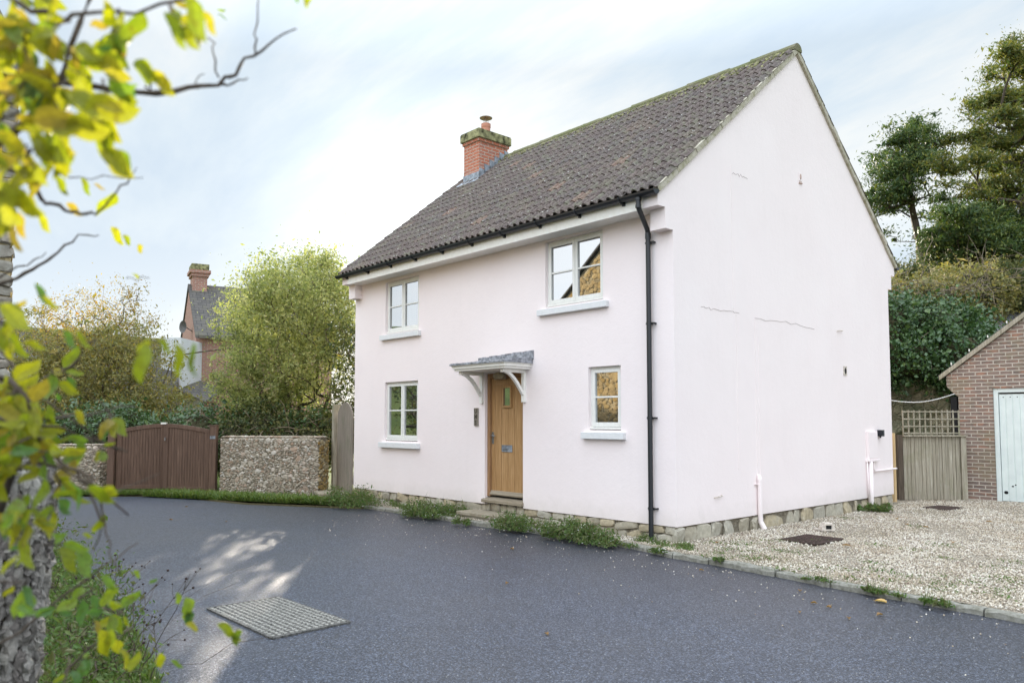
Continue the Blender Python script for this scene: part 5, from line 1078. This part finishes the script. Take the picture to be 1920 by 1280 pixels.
def vg(K):
    x = RNG.uniform(-6.5, 3.6, K); e = np.interp(x, [-7.2, -4.6, -1, 1.1, 2.4, 3.6], [-5.95, -6.38, -6.62, -6.95, -7.3, -7.9]); y = e - np.abs(RNG.exponential(.45, K)) + .03; return np.column_stack([x, y, np.full(K, .02)])
grass(vg, 22000, .10, w_=.006)
tree('verge_shrub', 'tangled green hedge weeds at the roadside beside the rough stone pillar', (.7, -7.25, 0), [((.3, -7.2, .3), (.75, .4, .42)), ((-.8, -7.15, .25), (.9, .4, .32)), ((1.3, -7.4, .22), (.6, .4, .28)), ((-2.2, -6.9, .35), (.8, .35, .4))], 300, 'weed_leaf', leaf=.034, per=40, clump=.07, r0=.012, seed=61, stems=7, cat='shrub', minr=.0015)
# dead flower stalks
st_ = thing('dead_flower_stalks', 'dead brown flower stalks with black seed heads rising from the verge', 'plant', (.9, -7.1, 0)); mb = MB(); mh = MB(); RNG = np.random.default_rng(5)
for k in range(22):
    p = np.array([RNG.uniform(.0, 1.6), RNG.uniform(-7.35, -6.95), .02]); d = np.array([RNG.normal() * .25, .12 + RNG.normal() * .2, 1.0]); q = [p]; L_ = RNG.uniform(.35, .75)
    for j in range(6): d = d + RNG.normal(size=3) * .12; d /= np.linalg.norm(d); q.append(q[-1] + d * L_ / 6)
    mb.tube(q, [.004, .0035, .003, .0025, .002, .0015, .0012], 5, caps=False)
    for j in range(3):
        e = q[-1] + RNG.normal(size=3) * .035 + (0, 0, .01); mb.tube([q[-2], e], [.0015, .001], 4, caps=False); s_ = RNG.uniform(.004, .008); mh.inst(RV, RF, np.eye(3)[None] * s_, e[None])
mb.build('stalks', M['bark'], st_); mh.build('seed_heads', M['dead_seed'], st_)
# rough stone pillar by the camera
pt = thing('stone_pillar', 'rough rounded stone gate pillar close to the camera at the left', 'pillar', (2.6, -8.25, 0))
ang = np.linspace(0, 2 * pi, 25)[:-1]; zs_ = [-.1, .3, .7, 1.1, 1.4, 1.52, 1.58, 1.6]; rs_ = [.30, .30, .32, .345, .345, .31, .22, .02]; C0 = np.array([2.62, -8.2])
V = [(C0[0] + r * .96 * cos(a), C0[1] + r * .96 * sin(a), z - .01) for z, r in zip(zs_, rs_) for a in ang]; mb = MB(); mb.add(V, [[i * 24 + k, i * 24 + (k + 1) % 24, (i + 1) * 24 + (k + 1) % 24, (i + 1) * 24 + k] for i in range(7) for k in range(24)]); mb.build('core', M['mortar'], pt)
T, Mx = [], []; z = 0.0
while z < 1.58:
    r = np.interp(z, zs_, rs_); n_ = max(4, int(2 * pi * r / .042))
    for k in range(n_):
        a = (k + random.random() * .6) * 2 * pi / n_; T.append((C0[0] + r * cos(a), C0[1] + r * sin(a), z + random.uniform(-.022, .022))); tg = np.array([-sin(a), cos(a), 0]); nn_ = np.array([cos(a), sin(a), 0]); sz = random.uniform(.7, 1.3)
        Mx.append(np.stack([tg * .019 * sz, nn_ * .013 * random.uniform(.4, 1.7), np.array([0, 0, .024 * random.uniform(.6, 1.7)])], 1) @ rot_rand(1, .3)[0])
    z += .034
mb = MB(); K = len(T); jv = RV[None] + RNG.normal(size=(K, len(RV), 3)) * .26; V = np.einsum('kij,kvj->kvi', np.array(Mx), jv) + np.array(T)[:, None, :]
mb.add(V.reshape(-1, 3), (RF[None] + (np.arange(K) * len(RV))[:, None, None]).reshape(-1, 4)); mb.build('stones', M['gatepost_stone'], pt)

# ================================================================== branches close to the camera
FG = {"canopy":{"br":[[[[4.03,-8.65,2.01],[4.39,-8.48,2.02],[4.62,-8.38,2.06],[4.74,-8.32,2.12],[4.77,-8.29,2.19],[4.82,-8.26,2.32]],0.011,0.004],[[[4.39,-8.48,2.02],[4.58,-8.36,2.19],[4.69,-8.32,2.2],[4.77,-8.23,2.19],[4.76,-8.16,2.2],[4.77,-8.08,2.23],[4.76,-8.02,2.26],[4.78,-8.0,2.28],[4.81,-7.97,2.32],[4.84,-7.94,2.35],[4.86,-7.91,2.37]],0.008,0.0014],[[[4.81,-7.97,2.32],[4.81,-7.97,2.36],[4.82,-7.97,2.43]],0.002,0.0013],[[[4.76,-8.02,2.26],[4.78,-8.0,2.26],[4.8,-7.98,2.27]],0.003,0.0012],[[[4.76,-8.02,2.27],[4.76,-8.03,2.32],[4.75,-8.04,2.35]],0.002,0.001],[[[4.73,-8.05,2.25],[4.73,-8.05,2.27],[4.74,-8.04,2.28]],0.0015,0.0008],[[[4.72,-8.14,2.23],[4.72,-8.13,2.25],[4.72,-8.14,2.25]],0.002,0.001],[[[4.26,-8.56,2.11],[4.43,-8.37,2.12],[4.49,-8.3,2.09],[4.51,-8.27,2.05],[4.52,-8.26,2.03],[4.55,-8.23,2.02],[4.57,-8.21,2.01],[4.59,-8.19,2.01],[4.62,-8.16,2.05],[4.63,-8.14,2.08],[4.64,-8.13,2.1]],0.006,0.0009],[[[4.55,-8.23,2.08],[4.6,-8.18,2.08],[4.65,-8.12,2.08]],0.0012,0.0007],[[[3.93,-8.45,1.84],[4.13,-8.24,1.94],[4.16,-8.2,1.97],[4.2,-8.17,2.0],[4.23,-8.13,2.04],[4.26,-8.1,2.04]],0.005,0.0012],[[[4.02,-8.36,1.89],[4.13,-8.24,1.96],[4.15,-8.21,1.98],[4.18,-8.19,2.0]],0.003,0.001],[[[4.3,-8.05,1.94],[4.32,-8.03,1.94],[4.34,-8.01,1.94]],0.001,0.0008],[[[4.78,-8.45,2.31],[4.86,-8.35,2.24],[4.91,-8.3,2.23],[4.97,-8.23,2.24],[5.05,-8.14,2.28]],0.005,0.002]],"lv":[[[5.08,-8.25,2.19],[5.05,-8.27,2.14],0.5,0.4],[[5.1,-8.23,2.19],[5.11,-8.2,2.14],0.38,0.35],[[5.06,-8.2,2.22],[5.06,-8.19,2.18],0.5,0.5],[[5.13,-8.21,2.21],[5.13,-8.18,2.15],0.5,0.3],[[5.14,-8.19,2.19],[5.14,-8.17,2.16],0.45,0.35],[[5.14,-8.05,2.28],[5.13,-8.04,2.26],0.5,0.6],[[5.16,-8.03,2.28],[5.14,-8.03,2.25],0.5,0.6],[[4.96,-8.23,2.17],[4.99,-8.18,2.12],0.32,0.45],[[4.96,-8.31,2.16],[5.0,-8.24,2.12],0.6,0.35],[[4.94,-8.25,2.14],[4.95,-8.22,2.09],0.75,0.9],[[5.01,-8.33,2.07],[5.05,-8.26,2.05],0.6,0.3],[[4.92,-8.28,2.08],[4.94,-8.22,1.99],0.28,0.45],[[5.03,-8.37,2.01],[5.09,-8.29,2.01],0.5,0.2],[[4.97,-8.36,2.02],[4.99,-8.32,1.96],0.6,0.6],[[4.76,-8.29,2.02],[4.76,-8.27,1.99],0.5,0.2],[[4.76,-8.3,2.06],[4.72,-8.32,2.0],0.3,0.4],[[4.88,-8.39,1.96],[4.9,-8.34,1.91],0.6,0.1],[[4.63,-8.29,1.98],[4.63,-8.27,1.95],0.5,0.2],[[4.57,-8.21,2.08],[4.56,-8.19,2.05],0.4,0.6],[[4.62,-8.16,2.05],[4.57,-8.18,2.01],0.42,0.6],[[4.55,-8.23,2.03],[4.55,-8.2,2.01],0.5,0.1],[[4.58,-8.19,2.07],[4.59,-8.17,2.06],0.35,0.05],[[4.28,-8.08,2.06],[4.28,-8.05,2.02],0.45,0.6],[[4.3,-8.06,2.04],[4.29,-8.04,2.02],0.6,0.3],[[4.32,-8.03,2.02],[4.31,-8.02,2.0],0.7,0.3],[[4.31,-8.04,1.95],[4.3,-8.02,1.94],0.7,0.6],[[4.73,-8.31,1.84],[4.74,-8.28,1.8],0.4,1.0],[[4.74,-8.3,1.82],[4.74,-8.27,1.8],0.4,0.4],[[4.81,-8.37,1.79],[4.83,-8.33,1.75],0.7,0.15],[[4.72,-8.32,1.74],[4.73,-8.29,1.73],0.5,0.5],[[4.76,-8.27,1.76],[4.76,-8.25,1.73],0.45,0.6],[[4.66,-8.23,1.77],[4.66,-8.2,1.74],0.4,0.5],[[5.06,-8.23,1.72],[5.05,-8.23,1.66],0.42,0.55],[[5.09,-8.2,1.72],[5.08,-8.19,1.67],0.35,0.6],[[5.11,-8.18,1.72],[5.1,-8.17,1.67],0.32,0.7],[[5.02,-8.2,1.73],[5.02,-8.18,1.71],0.4,0.5],[[5.01,-8.21,1.73],[4.99,-8.22,1.71],0.5,0.05],[[4.66,-7.99,2.46],[4.66,-7.97,2.47],0.35,0.6],[[4.66,-7.99,2.45],[4.67,-7.97,2.44],0.2,0.7]],"cl":[[[4.85,-8.36,2.22],0.058,32,0.25],[[4.9,-8.31,2.21],0.066,32,0.35],[[4.95,-8.25,2.23],0.05,22,0.35],[[5.06,-8.2,2.23],0.04,9,0.4],[[4.9,-8.37,2.09],0.063,34,0.3],[[4.89,-8.31,2.12],0.066,34,0.4],[[4.93,-8.27,2.14],0.041,12,0.4],[[4.9,-8.36,2.02],0.056,26,0.25],[[4.94,-8.32,2.04],0.044,18,0.45],[[4.83,-8.36,1.95],0.041,14,0.15],[[4.75,-8.33,2.31],0.054,20,0.1],[[4.67,-8.41,2.23],0.108,60,0.3],[[4.65,-8.41,2.05],0.108,60,0.3],[[4.7,-8.34,1.78],0.04,10,0.25]]},"shrub":{"br":[[[[3.52,-8.16,0.23],[3.89,-8.27,1.14],[4.33,-8.27,1.49],[4.49,-8.26,1.6],[4.48,-8.28,1.67],[4.43,-8.33,1.71]],0.012,0.004],[[[4.46,-8.29,1.66],[4.49,-8.26,1.61],[4.52,-8.22,1.53],[4.56,-8.17,1.49],[4.55,-8.1,1.42]],0.006,0.002],[[[4.4,-8.35,1.63],[4.47,-8.28,1.61],[4.51,-8.24,1.61],[4.44,-8.16,1.62],[4.41,-8.05,1.64]],0.005,0.0015],[[[4.42,-8.34,1.6],[4.49,-8.26,1.6],[4.44,-8.17,1.58],[4.37,-8.08,1.55],[4.39,-8.06,1.54]],0.004,0.0015],[[[4.54,-8.19,1.51],[4.56,-8.17,1.46],[4.57,-8.15,1.41],[4.57,-8.14,1.35],[4.58,-8.12,1.31]],0.003,0.001],[[[4.55,-8.18,1.51],[4.57,-8.16,1.47],[4.57,-8.15,1.42],[4.5,-8.15,1.35]],0.003,0.001],[[[4.28,-8.2,1.7],[4.31,-8.16,1.73],[4.34,-8.14,1.77],[4.35,-8.12,1.79]],0.004,0.002],[[[4.42,-8.32,1.49],[4.48,-8.26,1.53],[4.54,-8.2,1.51],[4.58,-8.15,1.46],[4.54,-8.04,1.5]],0.004,0.001],[[[4.01,-8.29,1.04],[4.1,-8.2,1.12],[4.17,-8.13,1.2],[4.24,-8.06,1.27],[4.18,-7.97,1.31]],0.004,0.001],[[[3.68,-8.04,0.86],[3.85,-8.01,0.97],[4.01,-7.99,1.07],[4.07,-7.93,1.17]],0.004,0.0015],[[[4.29,-8.35,1.82],[4.33,-8.29,1.74],[4.37,-8.24,1.67],[4.42,-8.18,1.61],[4.38,-8.07,1.54]],0.004,0.0012]],"lv":[[[4.51,-8.24,1.64],[4.5,-8.22,1.6],0.5,0.5],[[4.54,-8.2,1.63],[4.54,-8.18,1.6],0.5,0.5],[[4.49,-8.25,1.63],[4.49,-8.24,1.62],0.5,0.4],[[4.49,-8.26,1.6],[4.49,-8.24,1.63],0.35,0.15],[[4.78,-8.23,1.5],[4.79,-8.19,1.47],0.55,0.3],[[4.81,-8.2,1.5],[4.77,-8.21,1.47],0.6,0.3],[[4.64,-8.23,1.5],[4.63,-8.21,1.44],0.3,0.5],[[4.62,-8.25,1.47],[4.64,-8.21,1.48],0.4,0.5],[[4.54,-8.18,1.39],[4.54,-8.16,1.38],0.5,0.6],[[4.57,-8.15,1.43],[4.54,-8.16,1.39],0.4,0.6],[[4.56,-8.15,1.31],[4.57,-8.12,1.28],0.5,0.7],[[4.58,-8.13,1.29],[4.55,-8.14,1.25],0.5,0.6],[[4.45,-8.12,1.18],[4.44,-8.1,1.12],0.5,0.6],[[4.46,-8.1,1.18],[4.43,-8.1,1.12],0.4,0.6],[[4.48,-8.07,1.09],[4.48,-8.05,1.13],0.55,0.6],[[4.47,-8.09,1.14],[4.46,-8.07,1.09],0.3,0.7],[[4.42,-7.99,1.1],[4.4,-7.98,1.06],0.5,0.7],[[4.22,-7.9,1.02],[4.23,-7.87,1.0],0.35,0.9],[[4.61,-7.94,1.19],[4.62,-7.9,1.16],0.45,0.8],[[4.63,-7.92,1.17],[4.62,-7.89,1.15],0.5,0.6],[[4.64,-7.91,1.18],[4.62,-7.9,1.14],0.5,0.5],[[4.57,-7.99,1.19],[4.56,-7.96,1.17],0.5,0.3],[[4.3,-7.98,1.23],[4.3,-7.96,1.24],0.5,0.9],[[4.28,-8.01,1.26],[4.27,-7.99,1.24],0.5,0.8],[[4.79,-8.35,1.44],[4.8,-8.34,1.47],0.35,0.8],[[4.79,-8.35,1.37],[4.8,-8.33,1.4],0.35,0.6],[[4.8,-8.33,1.32],[4.82,-8.3,1.31],0.4,0.9],[[4.34,-7.93,1.21],[4.33,-7.92,1.18],0.5,0.8],[[4.36,-7.92,1.2],[4.34,-7.9,1.13],0.35,0.9]],"cl":[[[4.46,-8.3,1.68],0.052,30,0.35],[[4.48,-8.27,1.63],0.062,34,0.3],[[4.57,-8.31,1.55],0.068,38,0.4],[[4.5,-8.24,1.57],0.062,22,0.45],[[4.52,-8.21,1.51],0.062,16,0.5],[[4.46,-8.14,1.55],0.055,10,0.6],[[4.58,-8.3,1.47],0.058,24,0.45],[[4.48,-8.25,1.38],0.062,14,0.6],[[4.45,-8.27,1.29],0.072,12,0.8],[[4.21,-8.08,1.19],0.087,18,0.7],[[4.16,-7.98,1.12],0.079,12,0.7],[[4.3,-8.12,1.1],0.082,10,0.7],[[4.4,-8.21,1.72],0.044,10,0.5],[[4.42,-8.34,1.6],0.093,40,0.4],[[4.37,-8.09,1.62],0.047,8,0.4]]}}
def leaf_shape(mb, a, b, wr, curl=0.12, seed=0):
    a, b = np.array(a), np.array(b); d = b - a; l = np.linalg.norm(d); d = d / l; v = a - np.array(cam.location); v /= np.linalg.norm(v)
    s = np.cross(d, v); s /= np.linalg.norm(s); tw = random.gauss(0, .45); s = s * cos(tw) + np.cross(d, s) * sin(tw); n_ = np.cross(d, s); K = 8; V = []; k_ = random.uniform(-1, 1) * curl
    for k in range(K + 1):
        t = k / K; w_ = l * wr * .5 * (sin(pi * t ** .8) ** .75 if 0 < k < K else 0.02) * random.uniform(.9, 1.08); c = a + d * l * t + n_ * l * k_ * sin(pi * t) + s * l * .06 * sin(2 * pi * t)
        V += [c - s * w_ + n_ * w_ * .35, c, c + s * w_ + n_ * w_ * .3]
    mb.add(V, [[3 * k + i, 3 * k + 3 + i, 3 * k + 4 + i, 3 * k + 1 + i] for k in range(K) for i in (0, 1)])
def foreground(key, name, label, cat, mats, seed, base):
    global RNG
    RNG = np.random.default_rng(seed); random.seed(seed); D_ = FG[key]; t = thing(name, label, cat, base)
    mb = MB()
    for q, r0, r1 in D_['br']:
        q = [np.array(x) for x in q]; Q = []
        for i in range(len(q) - 1):
            for f in (0, .34, .67): Q.append(q[i] + (q[i + 1] - q[i]) * f + RNG.normal(size=3) * .003)
        Q.append(q[-1]); mb.tube(Q, list(np.linspace(r0, r1, len(Q)) * RNG.uniform(.85, 1.2, len(Q))), 7)
    mb.build('branches', M['bark'], t, smooth=True)
    A = [MB() for _ in mats]
    for a, b, w_, tn in D_['lv']:
        a, b = np.array(a), np.array(b); l = np.linalg.norm(b - a); K_ = max(1, int(l / .034))
        for k in range(K_):
            f0, f1 = max(0, k / K_ - .12), min(1, (k + 1) / K_ + .18); j_ = RNG.normal(size=3) * .003 * (K_ > 1)
            for rep in range(1 if K_ == 1 else 2):
                leaf_shape(A[int(np.clip(tn + RNG.normal() * .12, 0, .999) * len(mats))], a + (b - a) * f0 + j_ + RNG.normal(size=3) * .007 * rep, a + (b - a) * f1 + j_ + RNG.normal(size=3) * .009 * rep, min(.52, w_ / (f1 - f0) * .8), .25)
    tw = MB()
    for c, r, n_, tn in D_['cl']:
        n_ = int(n_ * .72); kt = max(2, n_ // 5); tws = []
        for _ in range(kt):
            q = [np.array(c) + in_ball(1)[0] * r * .35]; d = RNG.normal(size=3); d[2] -= .2; d /= np.linalg.norm(d); L_ = r * RNG.uniform(.8, 1.3)
            for _k in range(5): d = d + RNG.normal(size=3) * .22 + np.array([0, 0, -.05]); d /= np.linalg.norm(d); q.append(q[-1] + d * L_ / 5)
            tw.tube(q, [.0022, .002, .0017, .0014, .0011, .0008], 5, caps=False); tws.append(q)
        for _ in range(n_):
            q = tws[RNG.integers(kt)]; k = RNG.integers(1, 6); f = RNG.uniform(); b = q[k - 1] + (q[k] - q[k - 1]) * f; td = (q[k] - q[k - 1]) / np.linalg.norm(q[k] - q[k - 1])
            d = td * .5 + RNG.normal(size=3) * .75; d[2] -= .45; d /= np.linalg.norm(d); p = b + d * .009; tw.tube([b, p], [.0008, .0006], 4, caps=False)
            l = RNG.uniform(.026, .064); leaf_shape(A[min(len(mats) - 1, int(np.clip(tn + RNG.normal() * .25, 0, .999) * len(mats)))], p, p + d * l, RNG.uniform(.3, .52), .3)
    tw.build('twigs', M['bark'], t)
    for m_, k in zip(mats, A): k.build('leaves', M[m_], t)
    return t
foreground('canopy', 'overhanging_branch', 'yellow green leafy boughs hanging across the top left, close to the camera', 'tree', ['autumn_front', 'backlit_leaf', 'shrub_front_leaf'], 71, (1.5, -8.5, 0))
fs = foreground('shrub', 'roadside_shrub', 'backlit climbing shrub stems and leaves in front of the rough stone pillar', 'shrub', ['autumn_front', 'backlit_leaf', 'shrub_front_leaf'], 72, (2.2, -8.3, 0))
